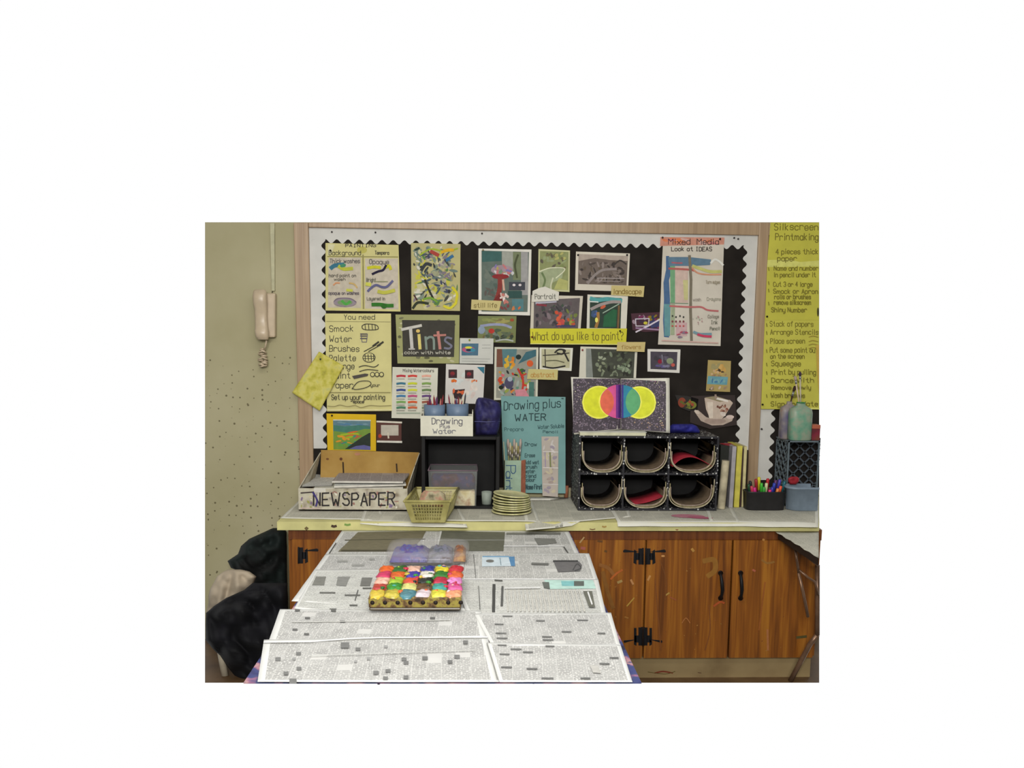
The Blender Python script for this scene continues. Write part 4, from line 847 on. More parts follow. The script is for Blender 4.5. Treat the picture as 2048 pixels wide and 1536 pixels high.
R = random.Random(11); pc = [(130, 40, 46), (150, 60, 60), (190, 120, 110), (90, 50, 90), (206, 196, 170), (60, 50, 90), (176, 150, 110), (120, 36, 50), (36, 34, 40)]
for ci, (xc, hw, yt, lab, cols, gl) in enumerate(((869, 21.5, 809, 'left blue cup full of red pencils in the white box', pc[:4]+[pc[7], pc[0]], 'left'), (915, 22.5, 807, 'right blue cup of mixed pencils in the white box', pc[4:]+[pc[0], pc[4]], 'right'))):
    yc = wby0+.045; c = onY(xc, 825, yc); rw = hw*(yc+CD)/FPX*.985; ztop = onY(xc, yt, yc).z; h = ztop-wbz
    b = MB(); b.lathe((c.x, yc, wbz), [(rw*.84, 0), (rw*.85, .002), (rw*.96, h*.62), (rw, h*.66), (rw, h), (rw*.95, h), (rw*.82, .006), (0.0001, .006)], CUPM, 32, sy=.8)
    o = b.build('pencil_cup', fixn=False); tag(o, lab, 'cup')
    for k in range(13):
        a_ = R.uniform(0, 6.28); rr = R.uniform(.1, .72)*rw; bx, by = c.x+rr*.55*math.cos(a_), yc+rr*.4*math.sin(a_)
        tx, ty = c.x+rr*1.15*math.cos(a_), yc+rr*.8*math.sin(a_); L = h+R.uniform(.012, .05); col = R.choice(cols)
        b = MB(); A_ = Vector((bx, by, wbz+.008)); B_ = Vector((tx, ty, wbz+L)); d = (B_-A_)
        b.tube([A_, A_+d*.9, A_+d*.97, B_], [.0036, .0036, .0014, .0005], mat(col, .45, var=.02), 6)
        tag(b.build('pencil'), 'pencil standing in the %s blue cup of the white box' % gl, 'pencil', 'pencils in the %s blue cup' % gl)
# navy bag
NAVY = blotch('navy_fabric', [(24, 20, 44), (36, 32, 74), (44, 42, 92), (34, 34, 60)], 18, 4, .6)
bgY = cubx[2]+.09
xb0, xb1 = 949, 1001
o = blob([(795, 957, 968), (799, 953, 985), (806, 951, 1000), (822, 949, 1003), (840, 950, 1001), (858, 950, 998), (871.2, 951, 993)], bgY, .06, NAVY, seed=7, fr=22).build('cloth_bag', fixn=False)
tag(o, 'navy blue cloth bag slumped on the cubby beside the blue poster', 'bag')
b = MB(); b.tube([onY(949, 843, bgY-.062), onY(975, 844, bgY-.068), onY(1001, 843, bgY-.02)], .0015, mat((90, 90, 140))); b.build('drawstring', o)
# grey tub behind lids
x0, x1, y0, y1, z0, z1 = bpx(963, 984, 1014, 985, .05)
b = MB(); b.lathe(((x0+x1)/2, (y0+y1)/2, z0), [((x1-x0)*.46, 0), ((x1-x0)*.5, z1-z0), ((x1-x0)*.45, z1-z0), ((x1-x0)*.4, .004), (.0001, .004)], mat((140, 148, 138), .5), 20)
tag(b.build('paint_pot', fixn=False), 'small grey paint pot between the cubby and the round lids', 'pot')
# yellow basket
BM = blotch('yellow_green_plastic', [(138, 130, 76), (160, 152, 94), (176, 168, 112)], 20, 3, .45)
bz0 = CZT
fy = onZ(856, 1045, bz0).y; zr = onY(855, 1003, fy-.012).z
fb0, fb1 = onY(824, 1040, fy).x, onY(889, 1045, fy).x
rf0, rf1 = onY(808.5, 1001, fy-.012).x, onY(900, 1004, fy-.012).x
ry1 = onZ(870, 976, zr).y; rb0, rb1 = onZ(832, 976, zr).x, onZ(917, 978, zr).x
by1 = ry1-.025; bb0, bb1 = fb0+(rb0-rf0), fb1+(rb1-rf1)
t = thing('plastic_basket', ((fb0+fb1)/2, (fy+by1)/2, bz0), 'small yellow green plastic basket with slotted sides at the counter edge', 'basket')
Bc = [Vector((fb0, fy, bz0)), Vector((fb1, fy, bz0)), Vector((bb1, by1, bz0)), Vector((bb0, by1, bz0))]
Rc = [Vector((rf0, fy-.012, zr)), Vector((rf1, fy-.012, zr)), Vector((rb1, ry1, zr)), Vector((rb0, ry1, zr))]
b = MB(); P = Rc+[Rc[0]]
for p, q in zip(P, P[1:]): b.tube([p, q], .0055, BM, 8)
for p in Rc: b.lathe(p-Vector((0, 0, .0055)), [(.0001, 0), (.0055, .003), (.0055, .008), (.0001, .011)], BM, 10)
b.build('rim', t)
b = MB(); b.mesh([p+Vector((0, 0, .001)) for p in Bc], [(0, 1, 2, 3)], BM); b.mesh([p+Vector((0, 0, .004)) for p in Bc], [(0, 1, 2, 3)], BM); b.build('base', t)
for nm, i, j, nb, nh in (('front_side', 0, 1, 11, 5), ('right_side', 1, 2, 9, 5), ('back_side', 2, 3, 11, 4), ('left_side', 3, 0, 9, 4)):
    b = MB(); B0, B1, T0, T1 = Bc[i], Bc[j], Rc[i], Rc[j]
    def q(u, v): return (B0*(1-u)+B1*u)*(1-v)+(T0*(1-u)+T1*u)*v
    nrm = (B1-B0).cross(T0-B0).normalized()*.0022
    def strip(u0, u1, v0, v1): b.slab([q(u0, v0), q(u1, v0), q(u1, v1), q(u0, v1)], nrm, BM)
    strip(0, 1, 0, .13); strip(0, 1, .86, 1); strip(0, .14, .13, .86); strip(.86, 1, .13, .86)
    for k in range(1, nb): u = .14+.72*k/nb; strip(u-.008, u+.008, .13, .86)
    for k in range(1, nh): v = .13+.73*k/nh; strip(.14, .86, v-.013, v+.013)
    b.build(nm, t, fixn=False)
o = blob([(981, 848, 880), (988, 842, 890), (1000, 838, 892), (1015, 836, 888)], (fy+ry1)/2, .03, blotch('mixed_rag', [(110, 104, 80), (170, 160, 130), (176, 130, 110), (130, 124, 90)], 24, 3), seed=9, fr=30).build('rag', fixn=False)
tag(o, 'crumpled paint rag lying inside the yellow basket', 'rag')
# round lids
LM = blotch('cream_painted_lid', [(150, 146, 98), (182, 178, 128), (198, 192, 150), (166, 170, 110)], 22, 4, .6)
lc = onZ(1023, 1024, CZT); zs = CZT; R = random.Random(5)
lids = [(41, 0, 0), (40, 1, .0), (38, 1, 0), (39, 0, .0), (38.5, 1, .02), (39, -1, .04), (38, 0, .07), (37, -1, .10)]
hh = (onY(1023, 986, lc.y).z-CZT)/9.6
for k, (rp, dx, tl) in enumerate(lids):
    r_ = rp*(lc.y+CD)/FPX; A_ = Matrix.Rotation(tl, 3, 'Y'); h = hh*1.02
    c = (lc.x+dx*.002, lc.y+R.uniform(-.002, .002), zs+math.sin(tl)*r_)
    b = MB(); b.lathe(c, [(.0001, .001), (r_*.9, .001), (r_*.97, .002), (r_, h*.45), (r_*.985, h*.85), (r_*.93, h*.95), (r_*.9, h*.72), (.0001, h*.7)], LM, 40, axis=A_)
    o = b.build('round_lid', fixn=False)
    zs += h+(.004 if k == 0 else 0)+(math.sin(tl)-math.sin(lids[k-1][2] if k else 0))*0
    tag(o, ['cream round lid at the bottom of the stack, set apart by a gap', 'cream round lid second from the bottom of the stack', 'cream round lid third from the bottom of the stack', 'cream round lid fourth from the bottom of the stack', 'cream round lid fifth from the bottom of the stack', 'cream round lid third from the top of the stack', 'cream round lid just below the tilted top lid', 'tilted cream round lid on top of the stack'][k], 'lid', 'stack of round lids')
# blue poster
pY = -.055; BP = (112, 152, 150)
a = Art(lambda px, py, l=0: onY(px, py, pY-l), [(1002, 792), (1131, 794), (1131, 987), (1008, 985)], BP, thick=.003, seed=14)
DK = (40, 62, 64)
a.text('Drawing plus', 1008, 820, 1122, 17, DK, 2.1, y1=814); a.text('WATER', 1030, 842, 1092, 13, DK, 2.4, y1=840); a.text('Prepare', 1009, 862, 1047, 7, (66, 98, 98), 1.4); a.text('Water Soluble', 1076, 858, 1128, 7, (60, 90, 92), 1.5, y1=855); a.text('Pencil', 1086, 866, 1116, 5, (60, 90, 92), 1.3)
for s_, y, x1 in (('Draw', 892, 1074), ('Erase', 914, 1070), ('Add wet', 928, 1078), ('brush', 937, 1074), ('water', 946, 1070), ('blend', 955, 1072), ('colour', 963, 1070)): a.text(s_, 1050, y, x1, 7, (50, 78, 80), 1.4)
a.text('Name First', 1052, 978, 1084, 9, (44, 70, 74), 1.7); a.ell(1125, 797, 2.5, 1.2, (60, 80, 84))
a.done('drawing_poster', 'light blue Drawing plus Water poster standing against the board', 'poster')
a = Art(lambda px, py, l=0: onY(px, py, pY-.006-l), [(1083, 873), (1117, 873), (1116, 994), (1085, 992)], (176, 166, 156), seed=3)
a.daubs((1085, 875, 1115, 990), 30, [(190, 184, 180), (160, 146, 138), (150, 140, 150), (186, 176, 150)], (3, 8), (2, 4)); a.line([(1100, 905), (1101, 935)], 3, (120, 126, 80)); a.line([(1090, 905), (1091, 935)], 2, (150, 136, 160)); a.line([(1086, 903), (1116, 904)], 1.6, (206, 200, 196)); a.line([(1086, 935), (1116, 936)], 1.6, (206, 200, 196)); a.line([(1086, 968), (1116, 969)], 1.6, (196, 190, 186))
a.done('sample_strip', 'long pale painted sample strip leaning on the blue poster', 'paper')
# white tray edge + terracotta post
zz = CZT
q = [onZ(1058, 987, zz), onZ(1130, 986, zz), onZ(1132, 990, zz), onZ(1120, 997, zz), onZ(1100, 1001, zz), onZ(1060, 1001, zz)]
b = MB(); b.poly([(p.x, min(p.y, -.07), zz+.006) for p in q], (0, 0, -.005), mat((212, 210, 200), .5)); tag(b.build('paper_tray', bevel=.001), 'thin white tray at the foot of the blue poster', 'tray')
x0, x1, y0, y1, z0, z1 = bpx(1128, 1138, 996, 972, .015)
b = MB(); b.lathe(((x0+x1)/2, y0+.01, z0), [(.009, 0), (.011, z1-z0), (.009, z1-z0), (.0001, z1-z0-.003)], mat((150, 96, 70), .6), 14); tag(b.build('clay_pot', fixn=False), 'tiny terracotta pot between the blue poster and dotted organiser', 'pot')
# paint carton
x0, x1, y0, y1, z0, z1 = bpx(1008, 1042, 1000, 921, .05)
t = thing('paint_carton', ((x0+x1)/2, (y0+y1)/2, z0), 'tall open carton lettered Paint on its side in front of the blue poster', 'carton')
CG = mat((150, 172, 150), .7, var=.06)
b = MB(); b.box(x0, x1, y0, y0+.003, z0, z1, CG); fp = b.build('front_panel', t)
zh = onY(1010, 890, y0).z
b = MB(); b.slab([(x0, y0, z0), (x0, y1, z0), (x0-.004, y1, zh+.02), (x0, y0, z1+.004), ][:4], (.003, 0, 0), mat((196, 186, 150), .7)); b.build('side_panel', t)
b = MB(); b.slab([(x1, y0, z0), (onY(1052, 960, y0).x, y0+.03, z0), (onY(1052, 920, y0).x, y0+.03, z1), (x1, y0, z1)], (0, .003, 0), mat((176, 108, 84), .7, var=.12)); b.build('side_panel', t, 'orange red side panel')
a = Art(lambda px, py, l=0: onY(px, py, y0-.0004-l), [(0, 0), (1, 0), (1, 1)], K); a.b = MB(); a.l = .0001
for k, (ch, yy) in enumerate((('P', 940), ('a', 952), ('i', 960), ('n', 970), ('t', 979))):
    for st in glyph(ch): a.line([(1012+(gy*2.0 if k else gy*3.2), yy-9+gx*(3.0 if k else 4)) for gx, gy in st], 1.8, (60, 90, 120), False)
a.b.build('lettering', fp, fixn=False)
R = random.Random(8)
for k in range(7):
    px = 1016+k*4.2; p0 = onY(1018+k*3.2, 960, y0+.02+.01*(k % 3)); p1 = onY(px, 878+(k % 3)*7, y0+.02+.01*(k % 3)); d = p1-p0; p0 = p0-Vector((0, 0, p0.z-z0-.004)) if p0.z < z0 else p0
    b = MB(); b.tube([p0, p0+d*.62], .0028, mat((150, 140, 90), .5), 8); br = b.build('paintbrush'); tag(br, 'paintbrush standing in the tall Paint carton', 'brush', 'brushes in the Paint carton')
    b = MB(); b.tube([p0+d*.6, p0+d*.78], .0045, mat((170, 160, 150), .35, .6), 8); b.build('ferrule', br)
    b = MB(); b.tube([p0+d*.78, p0+d*.9, p1], [.005, .007, .004], mat([(176, 160, 150), (190, 180, 150), (150, 140, 90)][k % 3], .8), 8); b.build('bristles', br)

# ---------------------------------------------------------------- organiser
x0, x1, y0, y1, z0, z1 = bpx(1157, 1436, 1021, 872.5, .30)
OX0, OX1, OY0, OY1, OZ0, OZ1 = x0, x1, y0, y1, z0, z1
t = thing('paper_organiser', ((x0+x1)/2, (y0+y1)/2, z0), 'black and white dotted organiser with six rounded paper bins', 'organiser')
zm = onY(1290, 948, y0).z; xd = [onY(1247, 940, y0).x, onY(1337.5, 940, y0).x]; T = .009
for nm, bx in (('side_panel', (x0, x0+T, y0, y1, z0, z1)), ('side_panel', (x1-T, x1, y0, y1, z0, z1)), ('top_panel', (x0+T, x1-T, y0, y1, z1-T, z1)), ('shelf', (x0+T, x1-T, y0, y1-.004, zm-T/2, zm+T/2)),
               ('bottom_panel', (x0+T, x1-T, y0, y1, z0, z0+T)), ('back_panel', (x0+T, x1-T, y1-.004, y1, z0+T, z1-T))):
    b = MB(); b.box(*bx, BK if nm == 'back_panel' else DOTS); b.build(nm, t, bevel=.001)
for xx in xd:
    b = MB(); b.box(xx-.004, xx+.004, y0+.001, y1-.005, zm+T/2, z1-T, DOTS); b.build('divider', t)
    b = MB(); b.box(xx-.004, xx+.004, y0+.001, y1-.005, z0+T, zm-T/2, DOTS); b.build('divider', t)
xs_ = [x0+T]+xd+[x1-T]
def ushape(xa, xb, zb, zt, ya, yb, m, r=.9, sh=.4, off=0, thick=.0022, lf=1, rf=1, rim=None):
    P = []; cx = (xa+xb)/2; hw = (xb-xa)/2; H = zt-zb; n = 28
    for i in range(2):
        row = []
        for k in range(n+1):
            s_ = -1+2*k/n; top = (lf if s_ < 0 else rf)
            a_ = s_*math.pi/2; x = cx+hw*math.copysign(abs(math.sin(a_))**.8, s_); z = zb+H*top*(1-abs(math.cos(a_))**.8)*(.75)
            row.append(Vector((x, (ya, yb)[i], z)))
        row.insert(0, row[0]+Vector((0, 0, H*.25*lf))); row.append(row[-1]+Vector((0, 0, H*.25*rf)))
        P.append(row)
    b = MB(); b.grid(P, m, True, thick=(0, 0, thick))
    if rim: b.tube([p+Vector((0, -.0005, .001)) for p in P[0]], .0021, rim, 6)
    return b
PAPB = mat((92, 80, 58), .85, var=.15, scale=30); PAPG = mat((104, 92, 70), .85, var=.15, scale=30); PAPP = mat((84, 70, 54), .85, var=.15); RIMS = [mat((176, 166, 140), .8, var=.15, scale=60), mat((150, 140, 104), .8, var=.15, scale=60), mat((166, 148, 136), .8, var=.15, scale=60)]  # sheet browns darkened to put bin shade into the colour; rims stay cream
bn = [('top left', 0, 1), ('top middle', 1, 1), ('top right', 2, 1), ('bottom left', 0, 0), ('bottom middle', 1, 0), ('bottom right', 2, 0)]
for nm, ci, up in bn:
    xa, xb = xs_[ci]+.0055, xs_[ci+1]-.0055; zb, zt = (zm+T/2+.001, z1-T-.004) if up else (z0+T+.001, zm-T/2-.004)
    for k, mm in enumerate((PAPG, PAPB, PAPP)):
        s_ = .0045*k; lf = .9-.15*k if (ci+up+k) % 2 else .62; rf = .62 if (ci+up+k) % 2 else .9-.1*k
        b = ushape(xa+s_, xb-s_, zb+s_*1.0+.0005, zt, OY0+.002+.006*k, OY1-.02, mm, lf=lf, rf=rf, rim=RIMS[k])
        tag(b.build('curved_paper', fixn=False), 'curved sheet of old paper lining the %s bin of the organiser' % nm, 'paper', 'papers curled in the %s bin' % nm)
RED = mat((140, 30, 44), .7, var=.1)
xa, xb = xs_[2]+.02, xs_[3]-.012; P = []
for i in range(2):
    P.append([Vector((xa+(xb-xa)*k/16, (OY0+.012, OY1-.03)[i], zm+.03+.055*math.sin(math.pi*(k/16)**.8)*.8)) for k in range(17)])
b = MB(); b.grid(P, RED, True, thick=(0, 0, .003)); tag(b.build('red_paper', fixn=False), 'arched red paper in the top right bin of the organiser', 'paper')
xa, xb = xs_[1]+.04, xs_[2]-.02; P = []
for i in range(2): P.append([Vector((xa+(xb-xa)*k/10, (OY0+.012, OY1-.05)[i], z0+T+.016+.035*(k/10)**2)) for k in range(11)])
b = MB(); b.grid(P, RED, True, thick=(0, 0, .002)); tag(b.build('red_paper', fixn=False), 'red paper curled up the side of the bottom middle bin', 'paper')
# open book
bz = OZ1
bk = thing('open_book', onY(1242, 866, OY0+.1), 'open picture book with overlapping yellow pink and green circles on the organiser', 'book')
PW = mat((206, 203, 190), .6, var=.03); bY = OY0+.07
bot = onY(1242, 868, bY); 
qs = {'left': [(1142, 754), (1242, 757), (1243, 858), (1148, 869)], 'right': [(1242, 757), (1339, 756), (1340, 866), (1243, 858)]}
for nm, q in qs.items():
    P = []; n = 12
    for i in range(13):
        v = i/12; row = []
        for j in range(n+1):
            u = j/n; x = (q[0][0]*(1-u)+q[1][0]*u)*(1-v)+(q[3][0]*(1-u)+q[2][0]*u)*v; y = (q[0][1]*(1-u)+q[1][1]*u)*(1-v)+(q[3][1]*(1-u)+q[2][1]*u)*v
            s_ = (1-u) if nm == 'left' else u; dep = .035*s_**.5*(1 if s_ > 0 else 0)
            row.append(onY(x, y, bY+.03-dep-.03*v))
        P.append(row)
    b = MB(); b.grid(P, PW, True, thick=(0, .006, 0)); pg = b.build('page_block', bk, fixn=False)
    def mp(px, py, l=0, q=q, nm=nm):
        u = min(1, max(0, (px-q[0][0])/(q[1][0]-q[0][0]))); s_ = (1-u) if nm == 'left' else u; v = min(1, max(0, (py-755)/106))
        return onY(px, py, bY+.03-.035*s_**.5-.03*v-.0012-l)
    a = Art(mp, [(0, 0), (1, 0), (1, 1)], K, seed=31); a.b = MB(); a.l = .0002
    def patch(x_0, x_1, ytop, ybot, col, st=6):
        x = x_0
        while x < x_1-.01:
            xx = min(x+st, x_1); f0, f1 = (x-x_0)/(x_1-x_0), (xx-x_0)/(x_1-x_0)
            a.b.face([mp(X, Yv, a.l) for X, Yv in ((x, ytop(x)), (xx, ytop(xx)), (xx, ybot(xx)), (x, ybot(x)))], a.c(col)); x = xx
        a.up()
    def disc(cx, cy, rx, ry, col, xa=-1e9, xb=1e9, cut=None, N=26):
        lo, hi = max(cx-rx, xa), min(cx+rx, xb); m_ = a.c(col)
        for k in range(N):
            X0, X1 = lo+(hi-lo)*k/N, lo+(hi-lo)*(k+1)/N; h0 = ry*math.sqrt(max(0, 1-((X0-cx)/rx)**2)); h1 = ry*math.sqrt(max(0, 1-((X1-cx)/rx)**2))
            a.b.face([mp(X0, cy-h0, a.l), mp(X1, cy-h1, a.l), mp(X1, cy+h1, a.l), mp(X0, cy+h0, a.l)], m_)
        a.up()
    def lens(c1, c2, col, N=24):
        lo, hi = max(c1[0]-c1[1], c2[0]-c2[1]), min(c1[0]+c1[1], c2[0]+c2[1]); lo, hi = (lo, min(hi, 1242)) if nm == 'left' else (max(lo, 1243), hi); m_ = a.c(col)
        def H(x): return min(c[2]*math.sqrt(max(0, 1-((x-c[0])/c[1])**2)) for c in (c1, c2))
        for k in range(N):
            X0, X1 = lo+(hi-lo)*k/N, lo+(hi-lo)*(k+1)/N
            a.b.face([mp(X0, 804-H(X0), a.l), mp(X1, 804-H(X1), a.l), mp(X1, 804+H(X1), a.l), mp(X0, 804+H(X0), a.l)], m_)
        a.up()
    if nm == 'left':
        patch(1146, 1241.5, lambda x: 757-(x-1146)*.0, lambda x: 866-(x-1146)*.09, SPECK)
        a.daubs((1148, 757, 1240, 768), 10, [(190, 180, 150), (140, 120, 140)], (.8, 1.4), (.8, 1.3)); a.daubs((1148, 768, 1164, 855), 16, [(206, 200, 170), (150, 130, 150)], (.8, 1.5), (.8, 1.4)); a.daubs((1150, 840, 1240, 856), 18, [(150, 130, 140), (100, 90, 110)], (.8, 1.8), (.8, 1.6))
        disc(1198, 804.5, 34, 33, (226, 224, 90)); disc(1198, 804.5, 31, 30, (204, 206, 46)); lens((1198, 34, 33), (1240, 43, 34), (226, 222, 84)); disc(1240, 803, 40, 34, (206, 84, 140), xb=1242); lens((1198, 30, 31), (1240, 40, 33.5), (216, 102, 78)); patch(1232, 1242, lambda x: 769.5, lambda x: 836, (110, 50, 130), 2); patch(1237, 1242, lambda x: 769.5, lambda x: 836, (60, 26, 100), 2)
    else:
        patch(1242.5, 1331, lambda x: 758+(x-1242)*.05, lambda x: 858+(x-1242)*.05, SPECK)
        patch(1256, 1332, lambda x: 757+(x-1242)*.11, lambda x: 858+(x-1242)*.06, SPECK)
        a.daubs((1246, 760, 1328, 768), 8, [(190, 180, 150), (150, 70, 110), (60, 110, 110)], (.8, 1.4), (.8, 1.3)); a.daubs((1314, 768, 1329, 855), 18, [(206, 200, 160), (150, 130, 150)], (.8, 1.6), (.8, 1.4)); a.daubs((1250, 840, 1328, 858), 18, [(150, 130, 150), (180, 150, 120)], (.8, 1.8), (.8, 1.6))
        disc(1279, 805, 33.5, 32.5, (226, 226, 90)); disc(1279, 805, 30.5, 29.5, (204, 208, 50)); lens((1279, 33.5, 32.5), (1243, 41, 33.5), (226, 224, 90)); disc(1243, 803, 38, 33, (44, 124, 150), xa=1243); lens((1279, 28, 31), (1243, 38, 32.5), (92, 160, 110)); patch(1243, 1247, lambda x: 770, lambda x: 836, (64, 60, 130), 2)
    a.b.build('printed_page', pg, fixn=False)
x0, x1, y0, y1, z0, z1 = bpx(1160, 1292, 872, 865, .12, z0=OZ1+.001, Y=OY0+.002)
b = MB(); b.box(x0, x1, y0, y1, OZ1+.001, z1, mat((190, 188, 160), .6)); b.box(x0-.004, x1+.004, y0-.002, y1, z1, z1+.002, mat((206, 206, 196), .6)); tag(b.build('magazine', bevel=.001), 'thin pale magazine lying under the open book', 'magazine')
BLUEC = blotch('royal_blue_cloth', [(26, 26, 90), (36, 36, 120), (44, 46, 140)], 20, 3, .7)
tag(blob([(848, 1345, 1385), (852, 1339, 1394), (860, 1337, 1399), (866, 1338, 1400)], OY0+.12, .05, BLUEC, seed=2, fr=25).build('blue_cloth', fixn=False), 'royal blue cloth lump on top of the dotted organiser', 'cloth')

# ---------------------------------------------------------------- books and boards right of the organiser
def upright(x0p, x1p, yb, yt, depth, col, name, label, cat, m=None, lean=0, Y=None):
    x0, x1, y0, y1, z0, z1 = bpx(x0p, x1p, yb, yt, depth, Y=Y)
    b = MB(); b.hexa([(x0, y0, z0), (x1, y0, z0), (x1, y1, z0), (x0, y1, z0), (x0+lean, y0, z1), (x1+lean, y0, z1), (x1+lean, y1, z1), (x0+lean, y1, z1)], m or mat(col, .6, var=.08, scale=25))
    o = b.build(name, bevel=.001); tag(o, label, cat); return o
bYr = OY0+.03
upright(1439, 1470, 1012, 891, .1, (30, 32, 26), 'portfolio', 'dark portfolio with white top edge just right of the organiser', 'portfolio', Y=OY0+.12)
b = MB(); p_ = onY(1437, 1016, OY0+.07); x0, x1, y0, y1, z0, z1 = bpx(1438, 1455, 1019, 922, .03)
bc = Vector(((x0+x1)/2, y0+.02, z0)); tp_ = Vector((bc.x+.012, bc.y, z1)); b.tube([bc+Vector((0, 0, .001)), tp_], .0175, mat((172, 162, 136), .8, var=.18, scale=18), 18, False); b.tube([bc+Vector((0, 0, .001)), tp_], .0135, mat((120, 110, 96), .8), 18, False)
tag(b.build('paper_roll'), 'rolled up cream paper standing beside the organiser', 'roll')
upright(1460, 1468, 1014, 893, .14, (150, 146, 150), 'art_folder', 'grey white folder with a blue top edge in the upright row', 'folder', Y=OY0+.07, lean=.006)
upright(1470.5, 1481, 1010, 892, .16, (186, 176, 74), 'art_folder', 'yellow folder standing in the upright row', 'folder', Y=OY0+.08, lean=.004)
upright(1482, 1485, 1009, 898, .14, (60, 40, 34), 'art_folder', 'thin dark folder between the yellow and cream folders', 'folder', Y=OY0+.09)
upright(1486, 1492, 1008, 893, .16, (186, 176, 128), 'art_folder', 'cream folder at the right end of the upright row', 'folder', Y=OY0+.09)
q = [onY(1436, 884, OY0+.13), onY(1462, 882, OY0+.13), onY(1490, 893, OY0+.11), onY(1470, 894, OY0+.10)]
b = MB(); b.poly([onY(1440, 886.5, OY0+.16), onY(1466, 886, OY0+.2), onY(1482, 892, OY0+.12), onY(1466, 893, OY0+.10)], (0, 0, -.002), mat((150, 30, 46), .6)); 
tag(b.build('red_folder'), 'red folder lying across the tops of the upright folders', 'folder')

# ---------------------------------------------------------------- marker bin
x0, x1, y0, y1, z0, z1 = bpx(1493, 1575, 1021, 984, .09)
MKX0, MKX1, MKY0, MKY1, MKZ = x0, x1, y0, y1, z1
def tub(name, x0, x1, y0, y1, z0, z1, m, label, cat, sq=.35, taper=.93, rim=.003, n=48):
    cx, cy = (x0+x1)/2, (y0+y1)/2; b = MB(); h = z1-z0; rx, ry = (x1-x0)/2, (y1-y0)/2
    b.lathe((cx, cy, z0), [(taper, 0), (taper+(1-taper)*.15, .003), (.985, h-.006), (1, h-.005), (1, h), (.95, h), (taper*.94, .004), (.0001, .004)], m, n, sq=sq, sx=rx, sy=ry)
    o = b.build(name, fixn=False); tag(o, label, cat); return o
tub('marker_bin', x0, x1, y0, y1, z0, z1, mat((34, 33, 34), .4, var=.08), 'black oval bin full of colourful markers', 'bin', sq=.5)
R = random.Random(17); mc = [(190, 40, 120), (60, 170, 50), (50, 50, 150), (210, 80, 50), (170, 30, 40), (200, 190, 50), (30, 30, 34), (80, 40, 90), (60, 150, 60), (196, 196, 150), (180, 60, 80), (30, 90, 100), (40, 60, 160), (206, 120, 60), (36, 70, 46), (150, 40, 46), (200, 40, 110), (70, 60, 160)]
cn = ['magenta', 'bright green', 'dark blue', 'orange', 'red', 'yellow', 'black', 'dark purple', 'grass green', 'cream', 'rose', 'teal', 'royal blue', 'light orange', 'dark green', 'crimson', 'hot pink', 'violet']
spots_ = [(1509, 975), (1523, 966), (1545, 974), (1562, 972), (1536, 957), (1518, 954), (1500, 962), (1552, 960), (1528, 974), (1533, 966), (1503, 972), (1570, 962), (1549, 966), (1556, 977), (1497, 968), (1512, 958), (1540, 979), (1560, 959)]
for k, (sx_, sy_) in enumerate(spots_):
    f = (980-sy_)/26; Yk = MKY0+.012+f*.055; top = onY(sx_, sy_, Yk); cx_ = (MKX0+MKX1)/2
    base = Vector((cx_+(top.x-cx_)*.7, min(MKY1-.02, Yk+.005), CZT+.008)); d = top-base
    b = MB(); b.tube([base, base+d*.55], .0055, mat((60, 60, 62), .4), 10); mk = b.build('marker')
    tag(mk, '%s capped marker standing in the black oval bin' % cn[k], 'marker', 'markers in the black bin')
    b = MB(); b.tube([base+d*.55, base+d*.97, top], [.0072, .0072, .005], mat(mc[k], .35, var=.02), 10); b.build('cap', mk)
# ---------------------------------------------------------------- lattice crate
CR = mat((92, 104, 110), .5, var=.08)
zt_ = None
cy0 = onZ(1600, 1012, CZT).y+.0
x0 = onY(1575, 930, cy0).x; x1 = onY(1637.5, 930, cy0).x; z1 = onY(1600, 882, cy0).z; z0 = CZT; y1 = -.05
t = thing('plastic_crate', ((x0+x1)/2, (cy0+y1)/2, z0), 'blue grey lattice crate standing on its side at the right end of the counter', 'crate')
b = MB()
for a_, c_ in (((x0, z0), (x0, z1)), ((x1-.006, z0), (x1-.006, z1))): b.box(a_[0], a_[0]+.006, cy0, cy0+.006, z0, z1, CR)
b.box(x0, x1, cy0, cy0+.006, z1-.006, z1, CR); b.box(x0, x1, cy0, cy0+.006, z0, z0+.006, CR); b.build('front_frame', t)
b = MB(); b.box(x0+.0, x1, cy0+.006, y1, z1-.004, z1, CR); b.build('top_side', t)
b = MB(); b.box(x0+.0, x1, cy0+.006, y1, z0, z0+.004, CR); b.build('bottom_side', t)
CRD = mat((70, 78, 86), .5)
